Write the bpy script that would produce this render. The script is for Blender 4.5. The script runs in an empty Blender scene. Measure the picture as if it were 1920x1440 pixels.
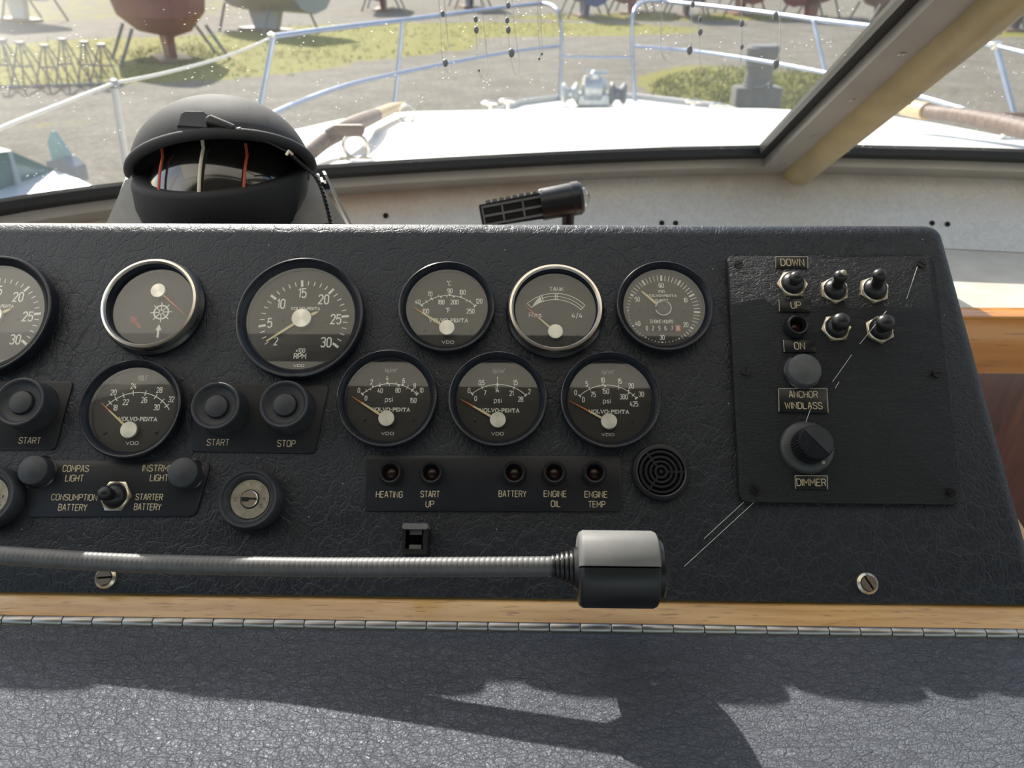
import bpy, bmesh, math, random
from math import sin, cos, tan, pi, radians, atan2, sqrt, asin
from mathutils import Vector as V, Matrix
random.seed(7)
S = bpy.context.scene; COL = S.collection
# ---------------------------------------------------------------- camera
FPX = 1423.0; EZ = 3.2; EYE = V((0, 0, EZ))
P = radians(30); PSI = -asin(.0193/cos(P))
F = V((sin(PSI)*cos(P), cos(PSI)*cos(P), -sin(P)))
R0 = V((cos(PSI), -sin(PSI), 0)); U0 = R0.cross(F)
_s = U0.x+.0075; _c = sqrt(1-_s*_s)
UP = U0*_c-R0*_s; RT = R0*_c+U0*_s
cd = bpy.data.cameras.new('camera'); cam = bpy.data.objects.new('camera', cd); COL.objects.link(cam)
cam.matrix_world = Matrix(((RT.x, UP.x, -F.x, 0), (RT.y, UP.y, -F.y, 0), (RT.z, UP.z, -F.z, EZ), (0, 0, 0, 1)))
cd.sensor_width = 36; cd.lens = 36*FPX/1920; cd.clip_start = .02; cd.clip_end = 500
cd.dof.use_dof = True; cd.dof.focus_distance = .46; cd.dof.aperture_fstop = 13
S.camera = cam
# ---------------------------------------------------------------- light
SUN_DIR = V((-.455, .98, .715)).normalized()
w = bpy.data.worlds.new('world'); S.world = w; w.use_nodes = True
nt = w.node_tree; nt.nodes.clear()
sky = nt.nodes.new('ShaderNodeTexSky'); sky.sky_type = 'NISHITA'; sky.sun_disc = False
sky.sun_elevation = asin(SUN_DIR.z); sky.sun_rotation = atan2(SUN_DIR.x, SUN_DIR.y)
sky.air_density = 1.2; sky.dust_density = 1.6; sky.ozone_density = 1.0
bg = nt.nodes.new('ShaderNodeBackground'); bg.inputs[1].default_value = .20
wo = nt.nodes.new('ShaderNodeOutputWorld')
nt.links.new(sky.outputs[0], bg.inputs[0]); nt.links.new(bg.outputs[0], wo.inputs[0])
ld = bpy.data.lights.new('sun', 'SUN'); ld.energy = 6.6; ld.angle = radians(.6); ld.color = (1, .95, .86)
lo = bpy.data.objects.new('sun', ld); COL.objects.link(lo)
lo.rotation_euler = SUN_DIR.to_track_quat('Z', 'Y').to_euler(); lo.location = (0, 0, 12)
S.view_settings.view_transform = 'Standard'; S.view_settings.look = 'None'
S.view_settings.exposure = .27; S.view_settings.gamma = 1; S.view_settings.use_curve_mapping = False
# ---------------------------------------------------------------- geometry helpers
BETA = radians(43.5)
PV = V((0, cos(BETA), sin(BETA))); PN = V((0, -sin(BETA), cos(BETA)))
PO = EYE+F*.455
PM = Matrix(((1, 0, 0, PO.x), (0, PV.y, PN.y, PO.y), (0, PV.z, PN.z, PO.z), (0, 0, 0, 1)))
def ray(x, y): return F+RT*((x-960)/FPX)+UP*((720-y)/FPX)
def pl(x, y, h=0):
    "pixel -> console panel coordinates (x, y) at height h over the panel"
    r = ray(x, y); t = ((PO+PN*h-EYE).dot(PN))/r.dot(PN); q = EYE+r*t-PO
    return V((q.x, q.dot(PV)))
def zp(x, y, z):
    "pixel -> world point at height z relative to the eye"
    r = ray(x, y); return EYE+r*(z/r.z)
def gp(x, y, z=0): return zp(x, y, z-EZ)
def yp(x, y, yy):
    r = ray(x, y); return EYE+r*(yy/r.y)
def roof_p(x, y, h=0):
    "point of the sloping coachroof z = -.275-.146*(y-1.13)"
    r = ray(x, y); t = (-.275+h+.146*1.13)/(r.z+.146*r.y); return EYE+r*t

def tag(o, label=None, cat=None, group=None, kind=None):
    if label: o['label'] = label
    if cat: o['category'] = cat
    if group: o['group'] = group
    if kind: o['kind'] = kind
    return o
def mesh(name, vs, fs, mat=None, parent=None, smooth=False, mw=None):
    me = bpy.data.meshes.new(name); me.from_pydata([tuple(v) for v in vs], [], fs); me.validate()
    bm = bmesh.new(); bm.from_mesh(me); bmesh.ops.recalc_face_normals(bm, faces=bm.faces); bm.to_mesh(me); bm.free()
    if mat: me.materials.append(mat)
    if smooth:
        for p in me.polygons: p.use_smooth = True
        if smooth != 'all':
            try: me.set_sharp_from_angle(angle=radians(smooth if smooth is not True else 35))
            except Exception: pass
    o = bpy.data.objects.new(name, me); COL.objects.link(o)
    if parent: o.parent = parent
    if mw is not None: o.matrix_world = mw
    return o
def from_bm(name, bm, mat, parent=None, smooth=True, mw=None):
    bmesh.ops.recalc_face_normals(bm, faces=bm.faces)
    me = bpy.data.meshes.new(name); bm.to_mesh(me); bm.free(); me.materials.append(mat)
    if smooth:
        for p in me.polygons: p.use_smooth = True
        me.set_sharp_from_angle(angle=radians(35))
    o = bpy.data.objects.new(name, me); COL.objects.link(o)
    if parent: o.parent = parent
    if mw is not None: o.matrix_world = mw
    return o
def empty(name, label, cat, mw, group=None):
    o = bpy.data.objects.new(name, None); COL.objects.link(o); o.matrix_world = mw
    o.empty_display_size = .01
    return tag(o, label, cat, group)
def on_panel(x, y, h=0, rot=0):
    q = pl(x, y, h); return PM @ Matrix.Translation((q.x, q.y, 0)) @ Matrix.Rotation(rot, 4, 'Z')
class G:
    "a geometry collector"
    def __init__(s): s.v = []; s.f = []
    def add(s, vs, fs):
        n = len(s.v); s.v += [tuple(v) for v in vs]; s.f += [tuple(i+n for i in f) for f in fs]; return s
    def lathe(s, prof, seg=48, c=(0, 0, 0), M=None, closed=False):
        vs = []; fs = []; n = len(prof)
        for k in range(seg):
            a = 2*pi*k/seg
            for r, z in prof:
                v = V((r*cos(a)+c[0], r*sin(a)+c[1], z+c[2])); vs.append(M @ v if M else v)
        for k in range(seg):
            k2 = (k+1) % seg
            for i in range(n-1): fs.append((k*n+i, k2*n+i, k2*n+i+1, k*n+i+1))
            if closed: fs.append((k*n+n-1, k2*n+n-1, k2*n, k*n))
        if not closed:
            if prof[0][0] > 1e-6: fs.append(tuple(k*n for k in range(seg))[::-1])
            if prof[-1][0] > 1e-6: fs.append(tuple(k*n+n-1 for k in range(seg)))
        return s.add(vs, fs)
    def box(s, a, b, M=None):
        vs = [V((x, y, z)) for x in (a[0], b[0]) for y in (a[1], b[1]) for z in (a[2], b[2])]
        if M: vs = [M @ v for v in vs]
        return s.add(vs, [(0, 1, 3, 2), (4, 6, 7, 5), (0, 4, 5, 1), (2, 3, 7, 6), (0, 2, 6, 4), (1, 5, 7, 3)])
    def prism(s, poly, z0, z1, M=None):
        n = len(poly); vs = [V((p[0], p[1], z)) for z in (z0, z1) for p in poly]
        if M: vs = [M @ v for v in vs]
        return s.add(vs, [tuple(range(n))[::-1], tuple(range(n, 2*n))]+[(i, (i+1) % n, (i+1) % n+n, i+n) for i in range(n)])
    def tube(s, pts, r, seg=10, cap=True):
        pts = [V(p) for p in pts]; n = len(pts); rr = r if isinstance(r, (list, tuple)) else [r]*n
        t = (pts[1]-pts[0]).normalized(); a = V((0, 0, 1)) if abs(t.z) < .9 else V((1, 0, 0))
        nrm = (a-t*a.dot(t)).normalized(); vs = []
        for i in range(n):
            t2 = (pts[min(i+1, n-1)]-pts[max(i-1, 0)])
            if t2.length > 1e-9: t = t2.normalized()
            nrm = (nrm-t*nrm.dot(t)).normalized(); b = t.cross(nrm)
            for k in range(seg):
                an = 2*pi*k/seg; vs.append(pts[i]+(nrm*cos(an)+b*sin(an))*rr[i])
        fs = [(i*seg+k, i*seg+(k+1) % seg, (i+1)*seg+(k+1) % seg, (i+1)*seg+k) for i in range(n-1) for k in range(seg)]
        if cap: fs += [tuple(range(seg))[::-1], tuple(range((n-1)*seg, n*seg))]
        return s.add(vs, fs)
    def ribbon(s, pts, wd, z=0):
        "flat stroke of width wd"
        pts = [V((p[0], p[1])) for p in pts]; n = len(pts); L = []; Rr = []
        cl = (pts[0]-pts[-1]).length < 1e-7 and n > 3
        for i in range(n):
            a = pts[i-1] if i else (pts[-2] if cl else None); b = pts[i+1] if i < n-1 else (pts[1] if cl else None)
            d1 = (pts[i]-a).normalized() if a is not None else None; d2 = (b-pts[i]).normalized() if b is not None else None
            if d1 is None: d1 = d2
            if d2 is None: d2 = d1
            m = d1+d2
            m = m.normalized() if m.length > .2 else d1
            k = 1/max(.5, m.dot(d1)); nn = V((-m.y, m.x))*wd/2*k
            L.append((pts[i].x+nn.x, pts[i].y+nn.y, z)); Rr.append((pts[i].x-nn.x, pts[i].y-nn.y, z))
        return s.add(L+Rr, [(i, i+n, i+n+1, i+1) for i in range(n-1)])
    def out(s, name, mat, parent=None, smooth=False, mw=None): return mesh(name, s.v, s.f, mat, parent, smooth, mw)
def rpoly(pts, r, seg=5):
    "round the corners of a polygon"
    out = []; n = len(pts); pts = [V((p[0], p[1])) for p in pts]
    for i in range(n):
        a, b, c = pts[i-1], pts[i], pts[(i+1) % n]
        u = (a-b).normalized(); v = (c-b).normalized(); ang = u.angle(v); d = min(r/tan(ang/2), .45*(a-b).length, .45*(c-b).length)
        p0 = b+u*d; p1 = b+v*d
        for k in range(seg+1):
            t = k/seg; out.append(p0*(1-t)**2+b*2*t*(1-t)+p1*t*t)
    return out
def bprism(name, poly, z0, z1, bev, mat, parent=None, mw=None, seg=2):
    bm = bmesh.new(); bot = [bm.verts.new((p[0], p[1], z0)) for p in poly]; top = [bm.verts.new((p[0], p[1], z1)) for p in poly]
    bm.faces.new(bot[::-1]); ft = bm.faces.new(top); n = len(poly)
    for i in range(n): bm.faces.new((bot[i], bot[(i+1) % n], top[(i+1) % n], top[i]))
    if bev > 0: bmesh.ops.bevel(bm, geom=list(ft.edges), offset=bev, segments=seg, affect='EDGES', profile=.5)
    return from_bm(name, bm, mat, parent, True, mw)
# ---------------------------------------------------------------- materials
def nodes(name):
    m = bpy.data.materials.new(name); m.use_nodes = True; t = m.node_tree
    return m, t, t.nodes['Principled BSDF']
def N(t, typ, **kw):
    n = t.nodes.new(typ)
    for k, v in kw.items():
        if k[0] == 'i' and k[1:].isdigit(): n.inputs[int(k[1:])].default_value = v
        else: setattr(n, k, v)
    return n
def ramp(t, fac, stops):
    r = N(t, 'ShaderNodeValToRGB'); e = r.color_ramp.elements
    while len(e) < len(stops): e.new(.5)
    for i, (p, c) in enumerate(stops):
        e[i].position = p; e[i].color = (c, c, c, 1) if isinstance(c, (int, float)) else (*c, 1)
    t.links.new(fac, r.inputs[0]); return r.outputs[0]
def simple(name, col, rough=.5, metal=0, spec=.5, noise=0, nscale=80, bump=0, bscale=800, bdist=.0002, coat=0, extra=None):
    m, t, b = nodes(name)
    b.inputs['Base Color'].default_value = (*col, 1); b.inputs['Roughness'].default_value = rough
    b.inputs['Metallic'].default_value = metal; b.inputs['Specular IOR Level'].default_value = spec
    b.inputs['Coat Weight'].default_value = coat; b.inputs['Coat Roughness'].default_value = .15
    tc = N(t, 'ShaderNodeTexCoord')
    if noise:
        n = N(t, 'ShaderNodeTexNoise'); n.inputs['Scale'].default_value = nscale; n.inputs['Detail'].default_value = 5
        t.links.new(tc.outputs['Object'], n.inputs['Vector'])
        c = ramp(t, n.outputs[0], [(.25, tuple(x*(1-noise) for x in col)), (.75, tuple(min(1, x*(1+noise)) for x in col))])
        t.links.new(c, b.inputs['Base Color'])
        r = N(t, 'ShaderNodeMapRange'); r.inputs[3].default_value = rough*(1-noise*.5); r.inputs[4].default_value = min(1, rough*(1+noise*.5))
        t.links.new(n.outputs[0], r.inputs[0]); t.links.new(r.outputs[0], b.inputs['Roughness'])
    if bump:
        n = N(t, 'ShaderNodeTexNoise'); n.inputs['Scale'].default_value = bscale; n.inputs['Detail'].default_value = 3
        t.links.new(tc.outputs['Object'], n.inputs['Vector'])
        bn = N(t, 'ShaderNodeBump'); bn.inputs['Strength'].default_value = bump; bn.inputs['Distance'].default_value = bdist
        t.links.new(n.outputs[0], bn.inputs['Height']); t.links.new(bn.outputs[0], b.inputs['Normal'])
    return m
def leather(name, col, rough, scale, strength, aniso=(1, 1, 1), dist=.0006, big=.6, seed=0, dust=.0):
    m, t, b = nodes(name); L = t.links; b.inputs['Specular Tint'].default_value = (.88, .93, 1, 1); b.inputs['Specular IOR Level'].default_value = .6
    tc = N(t, 'ShaderNodeTexCoord'); mp = N(t, 'ShaderNodeMapping'); mp.inputs['Scale'].default_value = aniso
    mp.inputs['Location'].default_value = (seed, seed*.7, 0); L.new(tc.outputs['Object'], mp.inputs[0])
    n1 = N(t, 'ShaderNodeTexNoise'); n1.inputs['Scale'].default_value = scale*.30; n1.inputs['Detail'].default_value = 4
    L.new(mp.outputs[0], n1.inputs['Vector'])
    mx = N(t, 'ShaderNodeVectorMath', operation='MULTIPLY_ADD'); mx.inputs[1].default_value = (3.2/scale,)*3
    L.new(n1.outputs['Color'], mx.inputs[0]); L.new(mp.outputs[0], mx.inputs[2])
    hs = []
    for sc, wd, k in ((scale, .055, .8), (scale*.33, .022, big), (scale*2.3, .12, .35)):
        vo = N(t, 'ShaderNodeTexVoronoi', feature='DISTANCE_TO_EDGE'); vo.inputs['Scale'].default_value = sc
        L.new(mx.outputs[0], vo.inputs['Vector'])
        c = ramp(t, vo.outputs['Distance'], [(0, 0.), (wd, .75), (wd*3, 1.)])
        mu = N(t, 'ShaderNodeMath', operation='MULTIPLY'); mu.inputs[1].default_value = k
        L.new(c, mu.inputs[0]); hs.append(mu.outputs[0])
    n2 = N(t, 'ShaderNodeTexNoise'); n2.inputs['Scale'].default_value = scale*1.3; n2.inputs['Detail'].default_value = 4
    L.new(mx.outputs[0], n2.inputs['Vector']); q5 = N(t, 'ShaderNodeMath', operation='MULTIPLY'); q5.inputs[1].default_value = .8; L.new(n2.outputs[0], q5.inputs[0]); hs.append(q5.outputs[0])
    acc = hs[0]
    for h in hs[1:]:
        ad = N(t, 'ShaderNodeMath', operation='ADD'); L.new(acc, ad.inputs[0]); L.new(h, ad.inputs[1]); acc = ad.outputs[0]
    bn = N(t, 'ShaderNodeBump'); bn.inputs['Strength'].default_value = strength; bn.inputs['Distance'].default_value = dist
    L.new(acc, bn.inputs['Height']); L.new(bn.outputs[0], b.inputs['Normal'])
    n3 = N(t, 'ShaderNodeTexNoise'); n3.inputs['Scale'].default_value = 9; n3.inputs['Detail'].default_value = 4
    L.new(tc.outputs['Object'], n3.inputs['Vector'])
    base = ramp(t, n3.outputs[0], [(.3, col), (.75, tuple(c*1.35+.002 for c in col))])
    if dust:
        n4 = N(t, 'ShaderNodeTexVoronoi'); n4.inputs['Scale'].default_value = 90; L.new(tc.outputs['Object'], n4.inputs['Vector'])
        sp = ramp(t, n4.outputs['Distance'], [(0, 1.), (dust, 1.), (dust+.012, 0.)])
        mi = N(t, 'ShaderNodeMix', data_type='RGBA'); L.new(sp, mi.inputs[0]); L.new(base, mi.inputs[6]); mi.inputs[7].default_value = (.3, .3, .28, 1)
        base = mi.outputs[2]
    L.new(base, b.inputs['Base Color'])
    r = N(t, 'ShaderNodeMapRange'); r.inputs[3].default_value = rough-.06; r.inputs[4].default_value = rough+.1
    L.new(n3.outputs[0], r.inputs[0]); L.new(r.outputs[0], b.inputs['Roughness'])
    return m
def wood(name, c1, c2, c3, axis='X', scale=1., rough=.35, coat=.3, rot=0):
    m, t, b = nodes(name); L = t.links
    tc = N(t, 'ShaderNodeTexCoord'); mp = N(t, 'ShaderNodeMapping')
    sc = {'X': (8, 90, 90), 'Y': (90, 8, 90), 'Z': (90, 90, 8)}[axis]
    mp.inputs['Scale'].default_value = [s*scale for s in sc]; mp.inputs['Rotation'].default_value = (0, rot, 0)
    L.new(tc.outputs['Object'], mp.inputs[0])
    n = N(t, 'ShaderNodeTexNoise'); n.inputs['Scale'].default_value = 1.3; n.inputs['Detail'].default_value = 6; n.inputs['Distortion'].default_value = .6
    L.new(mp.outputs[0], n.inputs['Vector'])
    n2 = N(t, 'ShaderNodeTexNoise'); n2.inputs['Scale'].default_value = 6; n2.inputs['Detail'].default_value = 2; L.new(mp.outputs[0], n2.inputs['Vector'])
    a = ramp(t, n.outputs[0], [(.3, c1), (.5, c2), (.72, c3)])
    f = ramp(t, n2.outputs[0], [(.33, 1.), (.4, 0.)])
    mi = N(t, 'ShaderNodeMix', data_type='RGBA'); mu = N(t, 'ShaderNodeMath', operation='MULTIPLY'); mu.inputs[1].default_value = .55
    L.new(f, mu.inputs[0]); L.new(mu.outputs[0], mi.inputs[0]); L.new(a, mi.inputs[6]); mi.inputs[7].default_value = (*[x*.35 for x in c1], 1)
    L.new(mi.outputs[2], b.inputs['Base Color']); b.inputs['Roughness'].default_value = rough
    b.inputs['Coat Weight'].default_value = coat; b.inputs['Coat Roughness'].default_value = .12
    bn = N(t, 'ShaderNodeBump'); bn.inputs['Strength'].default_value = .15; bn.inputs['Distance'].default_value = .0003
    L.new(n2.outputs[0], bn.inputs['Height']); L.new(bn.outputs[0], b.inputs['Normal'])
    return m
def glass(name, tint=(1, 1, 1), ior=1.5, rough=0., dirt=0., haze=None, gain=1.):
    "thin glass: clear transmission plus Fresnel reflection, optional dirt film"
    m = bpy.data.materials.new(name); m.use_nodes = True; t = m.node_tree; t.nodes.clear(); L = t.links
    tr = N(t, 'ShaderNodeBsdfTransparent'); tr.inputs[0].default_value = (*tint, 1)
    gl = N(t, 'ShaderNodeBsdfGlossy'); gl.inputs['Roughness'].default_value = rough
    fr = N(t, 'ShaderNodeFresnel'); fr.inputs[0].default_value = ior
    # same Fresnel from both faces of a thin pane
    ge = N(t, 'ShaderNodeNewGeometry'); m1 = N(t, 'ShaderNodeMix', data_type='FLOAT'); m1.inputs[2].default_value = ior; m1.inputs[3].default_value = 1/ior
    L.new(ge.outputs['Backfacing'], m1.inputs[0]); L.new(m1.outputs[0], fr.inputs[0])
    mx = N(t, 'ShaderNodeMixShader')
    g = N(t, 'ShaderNodeMath', operation='MULTIPLY'); g.inputs[1].default_value = gain; g.use_clamp = True
    L.new(fr.outputs[0], g.inputs[0]); L.new(g.outputs[0], mx.inputs[0]); L.new(tr.outputs[0], mx.inputs[1]); L.new(gl.outputs[0], mx.inputs[2])
    out = mx.outputs[0]
    if dirt:
        tc = N(t, 'ShaderNodeTexCoord')
        df = N(t, 'ShaderNodeBsdfTranslucent'); df.inputs[0].default_value = (.95, .93, .88, 1)
        n = N(t, 'ShaderNodeTexNoise'); n.inputs['Scale'].default_value = 7; n.inputs['Detail'].default_value = 8; L.new(tc.outputs['Object'], n.inputs['Vector'])
        f1 = ramp(t, n.outputs[0], [(.35, dirt*.5), (.8, dirt*1.8)])
        vo = N(t, 'ShaderNodeTexVoronoi'); vo.inputs['Scale'].default_value = 160; L.new(tc.outputs['Object'], vo.inputs['Vector'])
        f2 = ramp(t, vo.outputs['Distance'], [(0, .5), (.10, .35), (.16, 0.)])
        n5 = N(t, 'ShaderNodeTexNoise'); n5.inputs['Scale'].default_value = 24; L.new(tc.outputs['Object'], n5.inputs['Vector'])
        f3 = ramp(t, n5.outputs[0], [(.5, 0.), (.62, 1.)])
        mu = N(t, 'ShaderNodeMath', operation='MULTIPLY'); L.new(f2, mu.inputs[0]); L.new(f3, mu.inputs[1])
        ad = N(t, 'ShaderNodeMath', operation='ADD', use_clamp=True); L.new(f1, ad.inputs[0]); L.new(mu.outputs[0], ad.inputs[1]); fac = ad.outputs[0]
        if haze:   # a milky patch at a place on the pane
            vm = N(t, 'ShaderNodeVectorMath', operation='DISTANCE'); L.new(tc.outputs['Object'], vm.inputs[0]); vm.inputs[1].default_value = haze[0]
            mr = N(t, 'ShaderNodeMapRange', interpolation_type='SMOOTHSTEP'); mr.inputs[1].default_value = haze[1]; mr.inputs[2].default_value = haze[1]*.15; mr.inputs[3].default_value = 0; mr.inputs[4].default_value = haze[2]
            L.new(vm.outputs['Value'], mr.inputs[0])
            a2 = N(t, 'ShaderNodeMath', operation='ADD', use_clamp=True); L.new(fac, a2.inputs[0]); L.new(mr.outputs[0], a2.inputs[1]); fac = a2.outputs[0]
        m2 = N(t, 'ShaderNodeMixShader'); L.new(fac, m2.inputs[0]); L.new(out, m2.inputs[1]); L.new(df.outputs[0], m2.inputs[2]); out = m2.outputs[0]
    o = N(t, 'ShaderNodeOutputMaterial'); L.new(out, o.inputs[0])
    return m

M = {}
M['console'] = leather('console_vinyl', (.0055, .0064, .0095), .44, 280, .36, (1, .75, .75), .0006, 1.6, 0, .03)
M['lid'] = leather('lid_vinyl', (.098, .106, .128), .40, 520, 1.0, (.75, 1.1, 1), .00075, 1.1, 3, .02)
M['plate_leather'] = leather('plate_vinyl', (.016, .016, .0165), .52, 380, .75, (.45, 1.3, 1), .0005, .15, 5)
M['plate_leather'].node_tree.nodes['Principled BSDF'].inputs['Specular IOR Level'].default_value = .35
M['plate'] = simple('engraved_plate', (.007, .008, .012), .45, noise=.25, nscale=60, bump=.2, bscale=1500, bdist=.0001)
M['tagplate'] = simple('tag_plate', (.008, .009, .011), .35)
M['gold'] = simple('engraving_cream', (.62, .52, .34), .6)
M['edge'] = simple('plate_edge_pale', (.45, .42, .34), .5)
M['bezel'] = simple('bezel_black', (.011, .013, .019), .22, noise=.15, nscale=200)
M['rim'] = simple('inner_rim_black', (.010, .013, .022), .35)
M['dial'] = simple('dial_black', (.013, .013, .011), .5)
M['print'] = simple('dial_print', (.85, .84, .76), .6)
M['printdim'] = simple('dial_print_dim', (.45, .44, .40), .6)
M['cream'] = simple('needle_cream', (.80, .66, .38), .5)
M['orange'] = simple('needle_orange', (.80, .22, .06), .5)
M['red'] = simple('arrow_red', (.35, .05, .035), .6)
M['chrome'] = simple('chrome', (.86, .80, .70), .26, 1)
M['nickel'] = simple('worn_nickel', (.66, .60, .48), .28, 1, noise=.2, nscale=400)
M['steel'] = simple('hinge_steel', (.46, .44, .41), .40, 1, noise=.1, nscale=60)
M['rubber'] = simple('rubber_black', (.012, .012, .014), .38, noise=.3, nscale=250)
M['button'] = simple('button_rubber', (.030, .033, .040), .52, noise=.35, nscale=120, bump=.2, bscale=600)
M['greycap'] = simple('grey_button_cap', (.085, .09, .095), .5, noise=.25, nscale=150)
M['plastic'] = simple('black_plastic', (.014, .015, .018), .33, noise=.2, nscale=90)
M['dark'] = simple('dark_void', (.004, .004, .005), .8)
M['lens'] = simple('red_lamp_lens', (.018, .006, .004), .25)
M['keyface'] = simple('key_face_metal', (.36, .33, .26), .42, .6, noise=.25, nscale=200)
M['lamp'] = simple('lamp_sunlit_grey', (.17, .17, .165), .6, noise=.15, nscale=60, bump=.25, bscale=900, bdist=.0001)  # lighter than the black lamp parts: sunlight put into the colour
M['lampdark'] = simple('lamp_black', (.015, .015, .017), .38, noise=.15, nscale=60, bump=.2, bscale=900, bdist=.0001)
M['neck'] = simple('neck_metal', (.13, .13, .13), .5, .25, noise=.15, nscale=120)
M['compass'] = simple('compass_black', (.024, .024, .027), .75, noise=.12, nscale=60, bump=.5, bscale=1800, bdist=.00025)
M['bracket'] = simple('bracket_grey', (.55, .55, .54), .55, .1, noise=.15, nscale=60)
M['cdome'] = simple('compass_dome', (.018, .017, .016), .04, spec=1, coat=1)
M['lubred'] = simple('lubber_red', (.55, .10, .05), .5)
M['lubwhite'] = simple('lubber_white', (.75, .68, .55), .5)
M['glass'] = glass('dial_glass', (.97, .98, .97), 1.55, .01, gain=2.2)
M['wood'] = wood('light_teak', (.55, .30, .10), (.70, .42, .16), (.80, .52, .22), 'X', 1.2)
M['nosing'] = wood('varnished_nosing', (.56, .22, .030), (.68, .29, .045), (.76, .35, .065), 'X', .5, .25, .6)
M['pale'] = wood('pale_teak', (.52, .34, .16), (.62, .43, .22), (.70, .50, .28), 'Y', 1, .5, 0)
M['mahog'] = wood('mahogany', (.085, .018, .008), (.13, .030, .012), (.20, .055, .020), 'Z', .45, .3, .4, rot=.45)
M['frame'] = simple('windscreen_frame_grey', (.40, .38, .35), .45, .25, noise=.12, nscale=12)
M['seal'] = simple('rubber_seal', (.012, .013, .014), .5)
M['tube'] = simple('mullion_cover_cream', (.50, .41, .22), .38, noise=.22, nscale=18)
M['deck'] = simple('deck_gelcoat', (.80, .80, .76), .45, noise=.04, nscale=3)
M['rail'] = simple('rail_stainless', (.36, .42, .54), .36, 1, noise=.12, nscale=20)
M['teak'] = wood('weathered_teak', (.085, .05, .035), (.13, .08, .058), (.19, .125, .095), 'X', .5, .6, 0)
M['rope'] = simple('lifeline_cover', (.62, .58, .52), .5)
M['cord'] = glass('clear_cord', (.93, .94, .94), 1.45, .15, gain=1)
M['bead'] = simple('dark_bead', (.26, .27, .29), .35)
M['headliner'] = simple('headliner_brown', (.15, .12, .09), .8, noise=.06, nscale=6)
M['screw'] = simple('black_screw', (.02, .02, .022), .3, .4)
M['white'] = simple('white_paint', (.75, .75, .73), .35)
M['concrete'] = simple('grey_concrete', (.17, .17, .165), .9, noise=.2, nscale=6)
M['rust'] = simple('galvanised_steel', (.20, .21, .22), .6, .4, noise=.3, nscale=8)
def fascia_mat():
    m, t, b = nodes('fascia_laminate'); L = t.links; tc = N(t, 'ShaderNodeTexCoord')
    n = N(t, 'ShaderNodeTexNoise'); n.inputs['Scale'].default_value = 5; n.inputs['Detail'].default_value = 6; L.new(tc.outputs['Object'], n.inputs['Vector'])
    n2 = N(t, 'ShaderNodeTexNoise'); n2.inputs['Scale'].default_value = 130; n2.inputs['Detail'].default_value = 5; n2.inputs['Distortion'].default_value = 1.5; L.new(tc.outputs['Object'], n2.inputs['Vector'])
    sp = N(t, 'ShaderNodeSeparateXYZ'); L.new(tc.outputs['Object'], sp.inputs[0])
    mr = N(t, 'ShaderNodeMapRange'); mr.inputs[1].default_value = EZ-.27-.060; mr.inputs[2].default_value = EZ-.27+.004; L.new(sp.outputs['Z'], mr.inputs[0])
    # brown damp stain that creeps down from the screen frame
    ad = N(t, 'ShaderNodeMath', operation='MULTIPLY'); L.new(mr.outputs[0], ad.inputs[0])
    st = ramp(t, n.outputs[0], [(.38, .25), (.62, 1.)]); L.new(st, ad.inputs[1])
    base = ramp(t, n2.outputs[0], [(.3, (.62, .62, .60)), (.7, (.76, .75, .72))])
    mi = N(t, 'ShaderNodeMix', data_type='RGBA'); mu = N(t, 'ShaderNodeMath', operation='MULTIPLY', use_clamp=True); mu.inputs[1].default_value = 1.0
    L.new(ad.outputs[0], mu.inputs[0]); L.new(mu.outputs[0], mi.inputs[0]); L.new(base, mi.inputs[6]); mi.inputs[7].default_value = (.40, .235, .11, 1)
    L.new(mi.outputs[2], b.inputs['Base Color']); b.inputs['Roughness'].default_value = .5
    bn = N(t, 'ShaderNodeBump'); bn.inputs['Strength'].default_value = .2; bn.inputs['Distance'].default_value = .0005; L.new(n2.outputs[0], bn.inputs['Height']); L.new(bn.outputs[0], b.inputs['Normal'])
    return m
M['fascia'] = fascia_mat()
# brushed hub caps: radial anisotropy
m, t, b = nodes('hub_brushed'); b.inputs['Base Color'].default_value = (.88, .85, .77, 1); b.inputs['Metallic'].default_value = .75; b.inputs['Roughness'].default_value = .38
b.inputs['Anisotropic'].default_value = .85; tg = N(t, 'ShaderNodeTangent', direction_type='RADIAL', axis='Z'); t.links.new(tg.outputs[0], b.inputs['Tangent']); M['hub'] = m
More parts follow.
